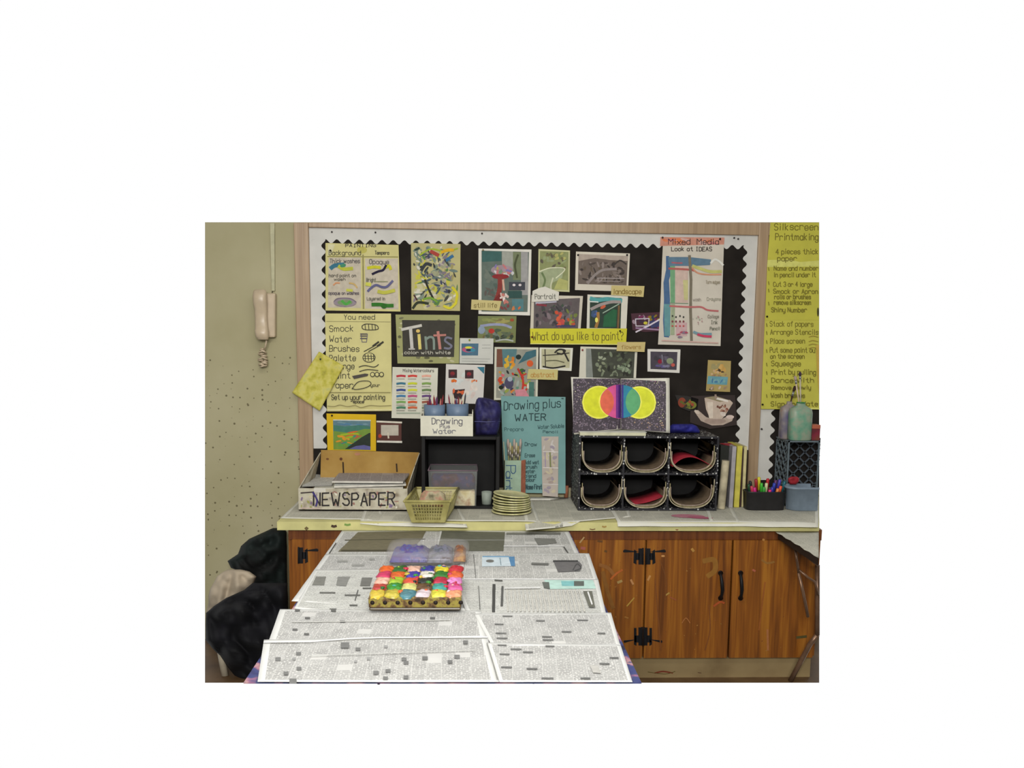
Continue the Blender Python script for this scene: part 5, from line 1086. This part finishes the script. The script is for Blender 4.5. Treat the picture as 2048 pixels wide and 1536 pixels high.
def lattice(name, O, U, V, lu, lv, n, w, th, m):
    b = MB(); U = Vector(U); V = Vector(V); O = Vector(O); N = U.cross(V)*th
    st = .052
    def clip(p, d):
        t0, t1 = 0, 99
        for i, L in ((0, lu), (1, lv)):
            if abs(d[i]) < 1e-9: continue
            a_, c_ = (0-p[i])/d[i], (L-p[i])/d[i]; t0 = max(t0, min(a_, c_)); t1 = min(t1, max(a_, c_))
        return (t0, t1) if t1 > t0+.004 else None
    for sgn in (1, -1):
        c = -lv
        while c < lu+lv:
            p = (c, 0 if sgn > 0 else lv); d = (.7071, .7071*sgn); r_ = clip((p[0]-d[0]*0, p[1]), d)
            if r_:
                A_ = O+U*(p[0]+d[0]*r_[0])+V*(p[1]+d[1]*r_[0]); B_ = O+U*(p[0]+d[0]*r_[1])+V*(p[1]+d[1]*r_[1]); D = (B_-A_).normalized(); S = D.cross(U.cross(V))*w/2
                b.slab([A_-S, B_-S, B_+S, A_+S], N, m)
            c += st
    b.slab([O, O+U*lu, O+U*lu+V*w, O+V*w], N, m); b.slab([O+V*(lv-w), O+U*lu+V*(lv-w), O+U*lu+V*lv, O+V*lv], N, m); b.slab([O, O+U*w, O+U*w+V*lv, O+V*lv], N, m); b.slab([O+U*(lu-w), O+U*lu, O+U*lu+V*lv, O+U*(lu-w)+V*lv], N, m)
    return b
lattice('s', (x0, cy0+.007, z0+.005), (0, 1, 0), (0, 0, 1), y1-cy0-.01, z1-z0-.01, 0, .007, .003, CR).build('lattice_side', t)
lattice('s', (x0, y1-.004, z0+.005), (1, 0, 0), (0, 0, 1), onY(1637, 930, y1).x-x0, z1-z0-.01, 0, .007, .003, CRD).build('lattice_back', t)
CTOP = z1; CRX1 = x1; CRY = cy0
# basin
x0, x1, y0, y1, z0, z1 = bpx(1577, 1637.5, 1023, 975, .11)
b = MB(); cx = x1-.0; h = z1-z0; n = 14
def prof(s, ins):
    P = [(x1, y0+ins)]
    w = x1-x0; r = .05
    for k in range(n+1):
        a_ = math.pi/2*k/n; P.append((x0+ins+r-r*math.sin(a_), y0+ins+r-r*math.cos(a_)))
    for k in range(n+1):
        a_ = math.pi/2*k/n; P.append((x0+ins+r-r*math.cos(a_), y1-ins-r+r*math.sin(a_)))
    P.append((x1, y1-ins)); return P
levels = [(.014, 0), (.010, .004), (.004, h-.012), (.0, h-.011), (-.002, h-.006), (.0, h), (.005, h), (.016, .005)]
G_ = [[Vector((x, y, z0+zz_)) for x, y in prof(1, ins)] for ins, zz_ in levels]
for g in G_:
    for p in g: p.x = min(p.x, x1)
bm_ = mat((118, 132, 146), .4, var=.05); b.grid(G_, bm_); b.face(G_[0], bm_); b.face(G_[-1], bm_)
for si in (0, -1): b.face([g[si] for g in G_], bm_)
tag(b.build('plastic_basin', fixn=False), 'grey blue plastic basin in front of the lattice crate', 'basin')
tag(blob([(953, 1582, 1594), (957, 1576, 1599), (963, 1576, 1598), (969, 1580, 1592)], y0+.07, .02, mat((150, 34, 44), .6, var=.15), seed=6).build('red_cloth', fixn=False), 'small red cloth between the basin and the crate front', 'cloth')
# bottles and brushes on the crate
def bottle(xc, hw, yb, yt, neck, m, label, Y, capm=None, sq=.6):
    c = onY(xc, yb, Y); r = hw*(Y+CD)/FPX; z1 = onY(xc, yt, Y).z; h = z1-CTOP
    b = MB(); b.lathe((c.x, Y, CTOP+.0005), [(r*.9, 0), (r, .005), (r, h*.74), (r*.92, h*.84), (neck*1.1, h*.93), (neck, h*.95), (neck, h), (neck*.8, h), (neck*.75, h*.9), (.0001, h*.86)], m, 32, sq=sq, sy=.7)
    o = b.build('paint_bottle', fixn=False); tag(o, label, 'bottle'); return Vector((c.x, Y, z1))
BM1 = blotch('cloudy_plastic_with_orange_and_violet_paint', [(84, 78, 110), (110, 104, 116), (140, 130, 126), (176, 120, 80)], 13, 3, .4)
BM2 = blotch('cloudy_plastic_with_green_paint', [(90, 140, 116), (110, 150, 126), (140, 150, 130), (126, 160, 136)], 24, 4, .4)
zf = CRY
yb1 = min(-.09, onZ(1575, 883, CTOP).y+.02); yb2 = onZ(1598, 883, CTOP).y
yb2 = max(yb2, CRY+.035); yb1 = yb2+.05
p1 = bottle(1575, 18, 880, 803, .012, BM1, 'cloudy violet and orange stained bottle at the left on the crate', yb1)
p2 = bottle(1598, 23, 880, 806, .019, BM2, 'cloudy green stained squeeze bottle on the crate', yb2)
def brush(A_, B_, hm, bm, label, tip=.3, r=.004):
    A_ = Vector(A_); B_ = Vector(B_); d = B_-A_; b = MB(); b.tube([A_, A_+d*(1-tip)], [r*.8, r], hm, 8); o = b.build('paintbrush'); tag(o, label, 'brush')
    b = MB(); b.tube([A_+d*(1-tip), A_+d*(1-tip*.55)], r*1.3, mat((150, 150, 150), .3, .7), 8); b.build('ferrule', o)
    b = MB(); b.tube([A_+d*(1-tip*.55), A_+d*(1-tip*.25), B_], [r*1.4, r*1.9, r*1.1], bm, 8); b.build('bristles', o)
brush(p2+Vector((0, 0, -.02)), onY(1600, 744, yb2), mat((180, 170, 150), .5), mat((60, 44, 60), .8), 'pale handled paintbrush standing in the green stained bottle', .2)
brush(p2+Vector((-.005, 0, -.02)), onY(1590, 752, yb2+.01), mat((196, 176, 150), .5), mat((170, 150, 140), .8), 'beige paintbrush leaning left in the green stained bottle', .25)
brush(p1+Vector((.002, 0, -.02)), onY(1590, 772, yb1), mat((60, 36, 30), .6), mat((56, 36, 30), .8), 'dark brown paintbrush standing in the violet stained bottle', .5)
b = MB(); c = p2; b.tube([p2+Vector((0, 0, .001)), p2+Vector((0, 0, .004))], .02, mat((40, 120, 60), .4), 20); tag(b.build('bottle_ring'), 'green ring resting on the neck of the green stained bottle', 'ring')
Yr = yb2+.01; q0, q1 = onY(1621, 860, Yr), onY(1637.3, 860, Yr); zt2 = onY(1630, 849, Yr).z
b = MB(); b.box(q0.x, q1.x, Yr-.02, Yr+.03, CTOP+.0005, CTOP+(zt2-CTOP)*.75, blotch('dark_red_lacquer', [(70, 30, 30), (120, 30, 50), (110, 60, 40)], 16)); b.box(q0.x-.001, q1.x, Yr-.022, Yr+.032, CTOP+(zt2-CTOP)*.75, zt2, mat((170, 90, 66), .5)); tag(b.build('paint_tin', bevel=.002), 'small dark red tin with an orange lid on the crate', 'tin')

# ================================================================== TABLE
pn = onZ(900, 1365.5, TZ)
def tq(z, dx=0, dyf=0):
    return [onZ(487, 1365.3, z), onZ(1283, 1365.3, z)]
l0, r0 = onZ(487, 1365.3, TZ), onZ(1283, 1365.3, TZ)
YF = CFY-.006
tl, tr = Vector((-.5587, YF, TZ)), Vector((.3779, YF, TZ))
t = thing('work_table', ((tl.x+tr.x)/2, -1.2, 0), 'long work table covered in newspapers over a patterned blue cloth', 'table')
TH = .03; inn = .12
b = MB(); b.hexa([(l0.x+inn, l0.y+inn, TZ-TH), (r0.x-inn, r0.y+inn, TZ-TH), (tr.x-.06, tr.y, TZ-TH), (tl.x+.06, tl.y, TZ-TH), l0-Vector((0, 0, .0025)), r0-Vector((0, 0, .0025)), tr-Vector((0, 0, .0025)), tl-Vector((0, 0, .0025))], mat((110, 84, 56), .5))
b.build('tabletop', t)
b = MB(); b.poly([l0, r0, tr, tl], (0, 0, -.0024), CLOTHM); o = b.build('tablecloth', bevel=0); tag(o, 'blue and pink patterned cloth on the work table under the newspapers', 'tablecloth')
for xx in (tl.x+.14, tr.x-.14):
    b = MB(); b.tube([(xx, YF+.008, 0), (xx, YF+.008, TZ-TH)], .006, mat((80, 80, 84), .35, .8), 12); b.build('leg', t)
# sheets on the table: TL,TR,BR,BL
z = TZ+.0008
ts = [([(684, 1062), (905, 1061), (900, 1130), (636, 1130)], 0, 'newspaper sheet with a grey picture panel at the far left of the table'),
      ([(880, 1061), (1137, 1063), (1161, 1114), (870, 1112)], 0, 'newspaper sheet with a dark grey panel at the far right of the table'),
      ([(652, 1108), (955, 1108), (960, 1225), (583, 1203)], 1, 'newspaper sheet under the paint tray with a ragged left edge'),
      ([(632, 1140), (770, 1138), (745, 1235), (588, 1218)], 2, 'newspaper sheet with small advertisement boxes left of the paint tray'),
      ([(925, 1106), (1178, 1107), (1196, 1160), (912, 1162)], 0, 'newspaper sheet with a blue box and a grey photo on the right half'),
      ([(905, 1158), (1196, 1158), (1213, 1232), (935, 1230)], 2, 'newspaper sheet of dense striped columns with a pale green heading'),
      ([(560, 1219), (962, 1222), (975, 1282), (535, 1290)], 1, 'newspaper sheet of listings at the left just in front of the paint tray'),
      ([(948, 1228), (1222, 1226), (1243, 1300), (988, 1300)], 1, 'newspaper sheet of classified columns at the right middle of the table'),
      ([(528, 1280), (975, 1274), (998, 1364.8), (515, 1364.8)], 1, 'nearest newspaper sheet on the left half of the table'),
      ([(974, 1286), (1241, 1290), (1265, 1364.8), (999, 1364.8)], 1, 'nearest newspaper sheet on the right half of the table')]
GR = (96, 96, 86); DG = (84, 84, 80); HD = (96, 96, 94); WP = (214, 214, 212)
def f0(a):
    a.fill([(716, 1064), (852, 1062), (845, 1076), (820, 1103), (676, 1103)], (112, 106, 84)); a.line([(683, 1101), (820, 1101)], 3, (70, 66, 50)); a.line([(690, 1080), (850, 1078)], 1.4, (84, 80, 62)); a.line([(655, 1112), (672, 1086)], 2, (70, 70, 68))
def f1(a):
    a.fill([(884, 1062), (1010, 1064), (1007, 1102), (874, 1102)], (98, 98, 84)); a.line([(880, 1080), (1008, 1080)], 2, (130, 130, 122)); a.line([(1014, 1067), (1120, 1067)], 4, (120, 120, 112)); a.fill([(1068, 1076), (1110, 1077), (1114, 1086), (1076, 1090)], (120, 120, 114)); a.line([(1008, 1092), (1128, 1092)], 2, WP); a.line([(1128, 1094), (1136, 1106)], 2.4, (80, 80, 76))
def f2(a):
    for x, y, w in ((676, 1122, 18), (705, 1130, 22), (740, 1118, 8)): a.line([(x, y), (x+w, y)], 4, (150, 150, 146))
def f3(a):
    a.fill([(632, 1153), (652, 1153), (648, 1170), (624, 1170)], (120, 120, 114)); a.fill([(676, 1153), (700, 1153), (692, 1172), (672, 1170)], (130, 130, 126)); a.fill([(724, 1155), (745, 1155), (740, 1172), (720, 1172)], (110, 110, 106))
    for x, y, w in ((640, 1185, 30), (690, 1190, 30), (700, 1210, 14), (660, 1218, 12), (726, 1176, 16)): a.line([(x, y), (x+w, y)], 2.6, (100, 100, 96))
    a.line([(716, 1180), (710, 1200)], 2, (90, 90, 88))
def f4(a):
    a.line([(947, 1109), (952, 1158)], 1.6, (120, 120, 116)); a.fill([(964, 1113), (1022, 1113), (1026, 1132), (964, 1133)], (196, 208, 214)); a.fill([(1017, 1113), (1029, 1113), (1030, 1132), (1022, 1132)], (84, 130, 170)); a.line([(966, 1113), (1018, 1113)], 2.5, (120, 160, 190)); a.ell(980, 1122, 8, 3, (110, 110, 106)); a.line([(1000, 1116), (1002, 1130)], 1.5, (120, 140, 150))
    a.fill([(1107, 1122), (1158, 1123), (1164, 1130), (1160, 1142), (1116, 1144)], (104, 102, 102)); a.line([(1107, 1122), (1155, 1122)], 3, (54, 54, 54)); a.curve([(1146, 1140), (1154, 1128), (1162, 1136), (1150, 1141)], 2, (70, 70, 70)); a.line([(1064, 1127), (1096, 1128)], 4, (110, 110, 106)); a.line([(928, 1158), (1190, 1158)], 2.4, WP)
def f5(a):
    a.fill([(1088, 1160), (1186, 1160), (1192, 1177), (1100, 1178)], (176, 206, 196)); a.fill([(1122, 1162), (1148, 1162), (1150, 1172), (1124, 1172)], (120, 176, 176)); a.rect(1148, 1162, 1168, 1172, (90, 96, 90)); a.fill([(1084, 1164), (1098, 1164), (1100, 1178), (1088, 1176)], (96, 100, 94))
    a.fill([(985, 1168), (991, 1168), (990, 1224), (984, 1224)], (66, 66, 64)); a.fill([(1003, 1172), (1007, 1172), (1006, 1212), (1001, 1212)], (84, 84, 82)); a.line([(957, 1172), (960, 1218)], 2, (120, 120, 116)); a.line([(990, 1160), (1004, 1161)], 3, (90, 90, 86))
    for i in range(19): x = 1014+i*8; a.line([(x, 1180), (x+2+i*.5, 1222)], 3.4, (184, 182, 174))
    a.fill([(1166, 1182), (1184, 1182), (1190, 1214), (1178, 1214)], (100, 100, 90)); a.line([(1176, 1184), (1184, 1208)], 3, WP); a.line([(1010, 1176), (1080, 1175)], 2, WP)
def f6(a):
    for x, y in ((590, 1221), (610, 1236), (585, 1259), (608, 1268), (570, 1281), (680, 1243), (860, 1236), (662, 1221)): a.rect(x, y-2, x+10, y+2, HD)
    a.line([(534, 1288), (640, 1284), (760, 1277), (965, 1273)], 3.4, (218, 218, 216)); a.line([(584, 1244), (900, 1240)], 1.4, (190, 190, 184))
def f7(a):
    for x, y, w in ((1006, 1232, 18), (1073, 1241, 16), (1155, 1240, 20), (990, 1248, 16), (1124, 1263, 18), (992, 1266, 20), (994, 1276, 20), (1085, 1273, 18), (1086, 1279, 20), (1196, 1266, 14)): a.line([(x, y), (x+w, y+.3)], 2.6, (110, 110, 108))
    pass
    a.line([(990, 1291), (1240, 1289)], 2.4, WP)
def f8(a):
    for x, y, r_ in ((597, 1307, 8), (556, 1318, 9), (588, 1318, 6), (600, 1330, 0), (598, 1337, 8), (716, 1298, 8), (738, 1317, 7), (711, 1323, 5), (772, 1293, 6), (850, 1316, 9), (914, 1313, 9), (808, 1318, 8), (812, 1325, 8), (752, 1345, 9), (776, 1341, 8), (771, 1356, 8), (812, 1354, 8), (572, 1346, 8), (586, 1362, 12), (690, 1290, 14), (900, 1323, 8), (931, 1284, 8)):
        if r_: a.rect(x-r_*.6, y-r_*.4, x+r_*.6, y+r_*.4, (112, 112, 110) if r_ > 7 else (146, 146, 144))
    a.line([(528, 1284), (620, 1283), (700, 1277), (760, 1275), (974, 1274)], 2.6, (218, 218, 216)); a.line([(974, 1286), (986, 1325), (995, 1358)], 1.8, (130, 130, 124))
    a.line([(620, 1311), (950, 1300)], 1.2, (190, 190, 184)); a.line([(740, 1290), (742, 1360)], 1.2, (186, 186, 182))
def f9(a):
    for x, y, w in ((996, 1290, 16), (1022, 1298, 20), (1047, 1304, 18), (1092, 1292, 16), (1000, 1308, 18), (1200, 1327, 18), (1003, 1334, 20), (1054, 1337, 20), (1084, 1356, 22), (1162, 1356, 18), (1220, 1315, 16)): a.line([(x, y), (x+w, y+.4)], 3, (104, 104, 102))
    pass
    a.fill([(1180, 1330), (1196, 1331), (1202, 1346), (1186, 1345)], (176, 174, 168))
for k, ((pts, mi, lb), fn) in enumerate(zip(ts, (f0, f1, f2, f3, f4, f5, f6, f7, f8, f9))):
    sheet(pts, z+k*.0011, NEWS[mi], 'newspaper', lb, 'newspapers covering the work table', seed=60+k, wav=.0009, curl=.0015, marks=fn)

# ---------------------------------------------------------------- paint tray
TT = z+9*.0011+.0035
fl_, fr_ = onZ(738, 1221, TT), onZ(922, 1222, TT); fy = (fl_.y+fr_.y)/2
ztr = onY(830, 1192, fy).z; hT = ztr-TT
bl_, br_ = onZ(758, 1131, ztr), onZ(921, 1131, ztr); by = (bl_.y+br_.y)/2
t = thing('paint_tray', ((fl_.x+fr_.x)/2, (fy+by)/2, TT), 'egg carton style tray filled with many colours of paint', 'paint tray')
TRM = blotch('paint_smeared_carton', [(60, 44, 30), (110, 84, 50), (150, 138, 60), (124, 98, 66)], 60, 3, .6)
C0 = [Vector((fl_.x, fy, TT)), Vector((fr_.x, fy, TT)), Vector((fr_.x-.002, by, TT)), Vector((fl_.x+.002, by, TT))]
C1 = [Vector((fl_.x-.002, fy-.002, ztr)), Vector((fr_.x+.002, fy-.002, ztr)), Vector((fr_.x, by, ztr)), Vector((fl_.x, by, ztr))]
b = MB(); b.hexa([p.copy() for p in C0]+[p+Vector((0, 0, hT*.2)) for p in C0], mat((90, 80, 66), .3, var=.1)); b.build('base', t, bevel=.004)
mid = [C0[i].lerp(C1[i], .2)+Vector((0, 0, .0002)) for i in range(4)]
b = MB(); b.hexa([p for p in mid]+[C1[i].lerp(mid[i], .12) for i in range(4)], TRM); b.build('carton', t, bevel=.003)
def cell(u, v):
    return (C1[0]*(1-u)+C1[1]*u)*(1-v)+(C1[3]*(1-u)+C1[2]*u)*v
rows = [[(206, 180, 60), (186, 170, 60), (70, 120, 130), (206, 190, 196), (206, 200, 60), (226, 150, 110)],
        [(170, 50, 46), (44, 130, 30), (206, 200, 120), (90, 60, 30), (60, 150, 140), (200, 80, 140)],
        [(222, 170, 150), (150, 180, 40), (206, 70, 50), (16, 26, 20), (176, 26, 60), (216, 130, 190)],
        [(190, 40, 90), (206, 90, 30), (50, 40, 150), (216, 210, 196), (40, 110, 36), (206, 90, 40)],
        [(216, 90, 24), (30, 90, 26), (214, 170, 150), (36, 40, 130), (206, 190, 40), (186, 30, 50)]]
cnm = [['yellow', 'olive', 'teal', 'lilac', 'yellow', 'peach'], ['red', 'green', 'cream', 'brown', 'turquoise', 'pink'], ['pale pink', 'lime', 'coral', 'black', 'crimson', 'orchid'], ['magenta', 'orange', 'violet', 'white', 'dark green', 'orange'], ['orange', 'dark green', 'pale pink', 'blue', 'yellow', 'red']]
R = random.Random(23)
for r_ in range(5):
    for c_ in range(6):
        u, v = (c_+.5)/6, (r_+.5)/5; c = cell(u, v); w = (C1[1]-C1[0]).length/12; dp = abs(by-fy)/10
        prof_ = [(1.02, -.004), (1.0, .001), (.8, .0045), (.45, .0065), (.0001, .007)]
        b = MB(); vs = []; n = 18; s_ = R.uniform(0, 50); m_ = mat(rows[r_][c_], .3, var=.12, scale=60, spec=.5)
        P = []
        for rr, zz in prof_:
            P.append([Vector((c.x+w*rr*math.copysign(abs(math.cos(a_))**.6, math.cos(a_))*(1+.3*noise.noise(Vector((math.cos(a_)*1.5, s_, math.sin(a_)*1.5)))), c.y+dp*rr*(1+.3*noise.noise(Vector((math.cos(a_)*1.5, s_+9, math.sin(a_)*1.5))))*math.copysign(abs(math.sin(a_))**.6, math.sin(a_)), ztr-.003+zz+.004*noise.noise(Vector((math.cos(a_)*rr*3, s_, math.sin(a_)*rr*3))))) for a_ in [2*math.pi*k/n for k in range(n+1)]])
            P[-1][-1] = P[-1][0].copy()
        b.grid(P, m_); b.build('paint_dab', t, cnm[r_][c_]+' paint dab', fixn=False)
for k in range(34):
    c = cell(R.uniform(.05, .95), R.uniform(.05, .97)); ci_ = R.randrange(5), R.randrange(6); w = R.uniform(.004, .010); s_ = R.uniform(0, 50); n = 12
    P = [[Vector((c.x+w*rr*math.cos(a_)*(1+.5*noise.noise(Vector((math.cos(a_)*1.5, s_, math.sin(a_)*1.5)))), c.y+w*1.2*rr*math.sin(a_), ztr+zz+.003)) for a_ in [2*math.pi*j_/n for j_ in range(n)]] for rr, zz in ((1, -.003), (.8, .0015), (.0001, .003))]
    for q_ in P: q_.append(q_[0].copy())
    b = MB(); b.grid(P, mat(rows[ci_[0]][ci_[1]], .3, var=.12, scale=60, spec=.5)); b.build('paint_smear', t, cnm[ci_[0]][ci_[1]]+' paint smear', fixn=False)
for c_ in range(8):
    u = (c_+.1)/7.3+.01; p = C0[0].lerp(C0[1], u)
    b = MB(); b.lathe((p.x+.004, fy-.0005, TT+hT*.56), [(.0001, -.0), (.006, .0), (.0065, .0012), (.0001, .0018)], mat((34, 24, 20), .6), 12, axis=Matrix.Rotation(math.pi/2, 3, 'X')); b.build('hole', t)
# ---------------------------------------------------------------- clear box behind
fl_, fr_ = onZ(770, 1130, TT), onZ(936, 1130, TT); fy = max(by+.004, (fl_.y+fr_.y)/2)
fx0, fx1 = onY(769, 1120, fy).x, onY(938, 1120, fy).x
zt2 = onY(850, 1108, fy).z; by2 = onZ(850, 1076, zt2).y
t = thing('plastic_box', ((fx0+fx1)/2, (fy+by2)/2, TT), 'low clear plastic box of purple grey and brown things behind the paint tray', 'box')
cxx, cyy = (fx0+fx1)/2, (fy+by2)/2; rx, ry = (fx1-fx0)/2, abs(by2-fy)/2; h = zt2-TT
CLR2 = mat((214, 206, 200), .12, var=0, alpha=.18, spec=.6, name='hazy_clear_plastic')
b = MB(); b.lathe((cxx, cyy, TT), [(.93, 0), (.97, .002), (.99, h*.7)], CLR2, 48, sq=.4, sx=rx, sy=ry); b.build('box_body', t, fixn=False)
b = MB(); b.lathe((cxx, cyy, TT), [(1.0, h*.72), (1.01, h*.8), (.98, h), (.88, h*1.03), (.0001, h*1.04)], mat((200, 200, 206), .08, var=0, alpha=.1, spec=.9, name='clear_lid'), 48, sq=.4, sx=rx, sy=ry); b.build('box_lid', t, fixn=False)
def lump(name, label, cat, u0, u1, v0, v1, hh_, m, seed):
    x_0, x_1 = cxx-rx+2*rx*u0, cxx-rx+2*rx*u1; y_0, y_1 = cyy-ry+2*ry*v0, cyy-ry+2*ry*v1; P = []
    for i in range(17):
        row = []
        for j in range(17):
            u, v = j/16, i/16; e = (math.sin(math.pi*u)*math.sin(math.pi*v))**.35 if 0 < i < 16 and 0 < j < 16 else 0
            x, y = x_0+(x_1-x_0)*u, y_0+(y_1-y_0)*v
            row.append(Vector((x, y, TT+.003+max(0, e*hh_*(.85+.5*noise.noise(Vector((x*60, y*60, seed)))))))); 
        P.append(row)
    b = MB(); b.grid(P, m, True, thick=(0, 0, -.0005)); tag(b.build(name, fixn=False), label, cat)
lump('purple_cloth', 'purple cloth at the left inside the low clear box', 'cloth', .05, .5, .1, .92, h*.85, blotch('purple_cloth_mix', [(56, 40, 110), (90, 66, 140), (70, 80, 150), (130, 110, 150)], 30), 1)
lump('grey_cloth', 'grey blue cloth in the middle of the low clear box', 'cloth', .5, .8, .08, .92, h*.82, blotch('grey_cloth_mix', [(50, 56, 66), (90, 96, 110), (120, 120, 140), (66, 50, 60)], 30), 2)
lump('brown_sponge', 'orange brown sponge at the right inside the low clear box', 'sponge', .81, .96, .15, .9, h*.85, blotch('orange_brown_sponge', [(110, 60, 30), (150, 90, 34), (180, 130, 50)], 40), 3)

# ---------------------------------------------------------------- right hand table
xd = 1.2597; pe = onZ(1637.5, 1117, TZ); pf = Vector((onY(1637.5, 1063, YF).x, YF, TZ))
t = thing('folding_table', (pe.x, -.75, 0), 'dark edged folding table with newspaper at the right beyond the cabinet', 'table')
b = MB(); b.poly([(xd, YF, TZ), pf, pe], (0, 0, -.028), mat((34, 26, 22), .6)); b.build('tabletop', t)
TB = mat((120, 92, 72), .35, .5, var=.1)
def tb(pts, nm, r=.008): b = MB(); b.tube(pts, r, TB, 10); b.build(nm, t)
Yl = -.70
tb([onY(1592, 1098, Yl), onY(1612, 1112, Yl), onY(1632, 1128, Yl), onY(1634, 1133, Yl)], 'brace', .005)
tb([onY(1598, 1140, Yl), onY(1616, 1155, Yl), onY(1630, 1164, Yl), onY(1636, 1190, Yl)], 'brace', .005)
tb([onY(1597, 1146, Yl), onY(1606, 1185, Yl), onY(1616, 1234, Yl)], 'brace', .006)
tb([onY(1590, 1098, Yl), onY(1597, 1146, Yl)], 'brace', .005)
yy_ = onZ(1579, 1363, .0).y
tb([Vector((onZ(1580, 1362, 0).x, yy_, .003)), onY(1603, 1320, yy_-.03), onY(1620, 1288, yy_-.06), onY(1634.5, 1270, yy_-.08)], 'leg', .011)
tb([onY(1634.5, 1270, yy_-.08), onY(1634.5, 1130, yy_-.08)], 'leg', .010)
b = MB(); b.mesh([], [], TB)
sh = [Vector((xd-.012, YF-.0, TZ+.002)), Vector((pf.x, YF, TZ+.002)), Vector((pe.x, pe.y, TZ+.002))]
b = MB(); n = 14; P = []
for i in range(n+1):
    row = []
    A_ = sh[0].lerp(sh[2], i/n); B_ = sh[1].lerp(sh[2], i/n)
    for j in range(9): p = A_.lerp(B_, j/8); p = p+Vector((-.004*math.sin(i*2.1) if j == 0 else 0, 0, .001*noise.noise(p*20))); row.append(p)
    P.append(row)
b.grid(P, NEWS[3], True, uvs=lambda i, j: (P[i][j].x, P[i][j].y), thick=(0, 0, -.0008)); tag(b.build('newspaper', fixn=False), 'newspaper sheet covering the dark folding table at the right', 'newspaper')

# ================================================================== LEFT NOOK: bags and cloths
GRNB = blotch('dark_green_black_fabric', [(5, 6, 6), (8, 10, 10), (18, 28, 26), (7, 7, 8)], 7, 3, .8)
NVB = blotch('dark_navy_fabric', [(6, 6, 9), (10, 10, 15), (16, 15, 23)], 8, 4, .8)
tag(blob([(1056, 546, 566), (1066, 525, 573), (1078, 498, 573), (1092, 482, 574), (1108, 476, 574), (1122, 455, 574), (1136, 462, 574), (1150, 500, 574), (1180, 505, 575), (1206, 500, 575)], -.20, .12, GRNB, nz=.5, seed=11, n=36, fr=10).build('dark_coat', fixn=False), 'black and dark green coat heaped at the top left of the cabinet', 'coat')
tag(blob([(1139, 456, 480), (1144, 446, 500), (1153, 434, 513), (1165, 428, 508), (1178, 420, 502), (1192, 417, 488), (1206, 417, 460), (1218, 414, 440), (1228, 411, 428)], -.36, .07, blotch('off_white_cloth', [(140, 128, 110), (170, 156, 136), (186, 172, 150)], 6, 3, .8), nz=.55, seed=13, n=36, fr=11, back=.3).build('white_cloth', fixn=False), 'crumpled off white cloth resting on the dark bags', 'cloth')
tag(blob([(1166, 505, 575), (1180, 488, 575), (1196, 452, 576), (1212, 428, 576), (1226, 412, 577), (1250, 411, 577), (1280, 411, 577), (1296, 424, 577), (1312, 440, 576), (1335, 456, 576), (1352, 470, 577), (1361, 480, 577)], -.47, .10, NVB, nz=.8, seed=15, n=40, fr=9, back=.3).build('dark_bag', fixn=False), 'large black and navy bag slumped on the floor left of the cabinet', 'bag')
# white leg of a stool behind the bag
t = thing('stool', onZ(448, 1352, 0), 'pale metal legged stool mostly hidden under the dark bags', 'stool')
ys = onZ(450, 1350, 0).y
b = MB(); b.tube([onY(450, 1351, ys), onY(441, 1302, ys), onY(436, 1276, ys)], [.016, .014, .012], mat((176, 166, 146), .5), 14); b.build('leg', t)
b = MB(); p_ = onY(470, 1276, ys+.05); b.lathe((p_.x, ys+.12, p_.z), [(.11, 0), (.12, .01), (.12, .02), (.0001, .022)], mat((60, 44, 30), .6), 28); b.build('seat', t, fixn=False)
q = onZ(418, 1356, 0)
b = MB(); b.tube([onY(478, 1322, ys+.2), onY(470, 1276, ys+.2)], .012, mat((176, 166, 146), .5), 12); b.build('leg', t)

# ================================================================== LIGHT
w = bpy.data.worlds.new('world'); SC.world = w; w.use_nodes = True; nt = w.node_tree
bg = nt.nodes['Background']; tc = nt.nodes.new('ShaderNodeTexCoord'); sp = nt.nodes.new('ShaderNodeSeparateXYZ'); rp = nt.nodes.new('ShaderNodeValToRGB')
nt.links.new(tc.outputs['Generated'], sp.inputs[0]); nt.links.new(sp.outputs['Y'], rp.inputs['Fac']); nt.links.new(rp.outputs['Color'], bg.inputs['Color'])
rp.color_ramp.elements[0].position = .05; rp.color_ramp.elements[0].color = (.16, .158, .145, 1)
rp.color_ramp.elements[1].position = .35; rp.color_ramp.elements[1].color = (1, 1, 1, 1)
bg.inputs['Strength'].default_value = 1.0
def area(name, loc, size, power, col=(1, .97, .88), tgt=None):
    l = bpy.data.lights.new(name, 'AREA'); l.shape = 'RECTANGLE'; l.size, l.size_y = size; l.energy = power; l.color = col
    o = bpy.data.objects.new(name, l); COL.objects.link(o); o.location = loc
    d = (Vector(tgt)-Vector(loc)) if tgt else Vector((0, 0, -1)); o.rotation_euler = d.to_track_quat('-Z', 'Y').to_euler(); return o
area('ceiling_and_fill_light', (-.2, -1.9, 2.75), (1.8, .5), 26, (1, .985, .95))
area('ceiling_and_fill_light', (-.2, -3.6, 2.75), (1.8, .5), 26, (1, .985, .95))
area('camera_flash', (-.1, -4.0, 1.75), (.25, .15), 16, (1, .98, .93), (.1, -.2, 1.1))
area('ceiling_and_fill_light', (-.3, -6.4, 2.6), (2.4, .8), 190, (1, .985, .95), (.1, 0, 1.0))  # added fill lamp behind the camera, aimed to brighten the board
SC.view_settings.view_transform = 'Standard'; SC.view_settings.look = 'None'; SC.view_settings.gamma = 1; SC.view_settings.use_curve_mapping = False
SC.view_settings.exposure = 0
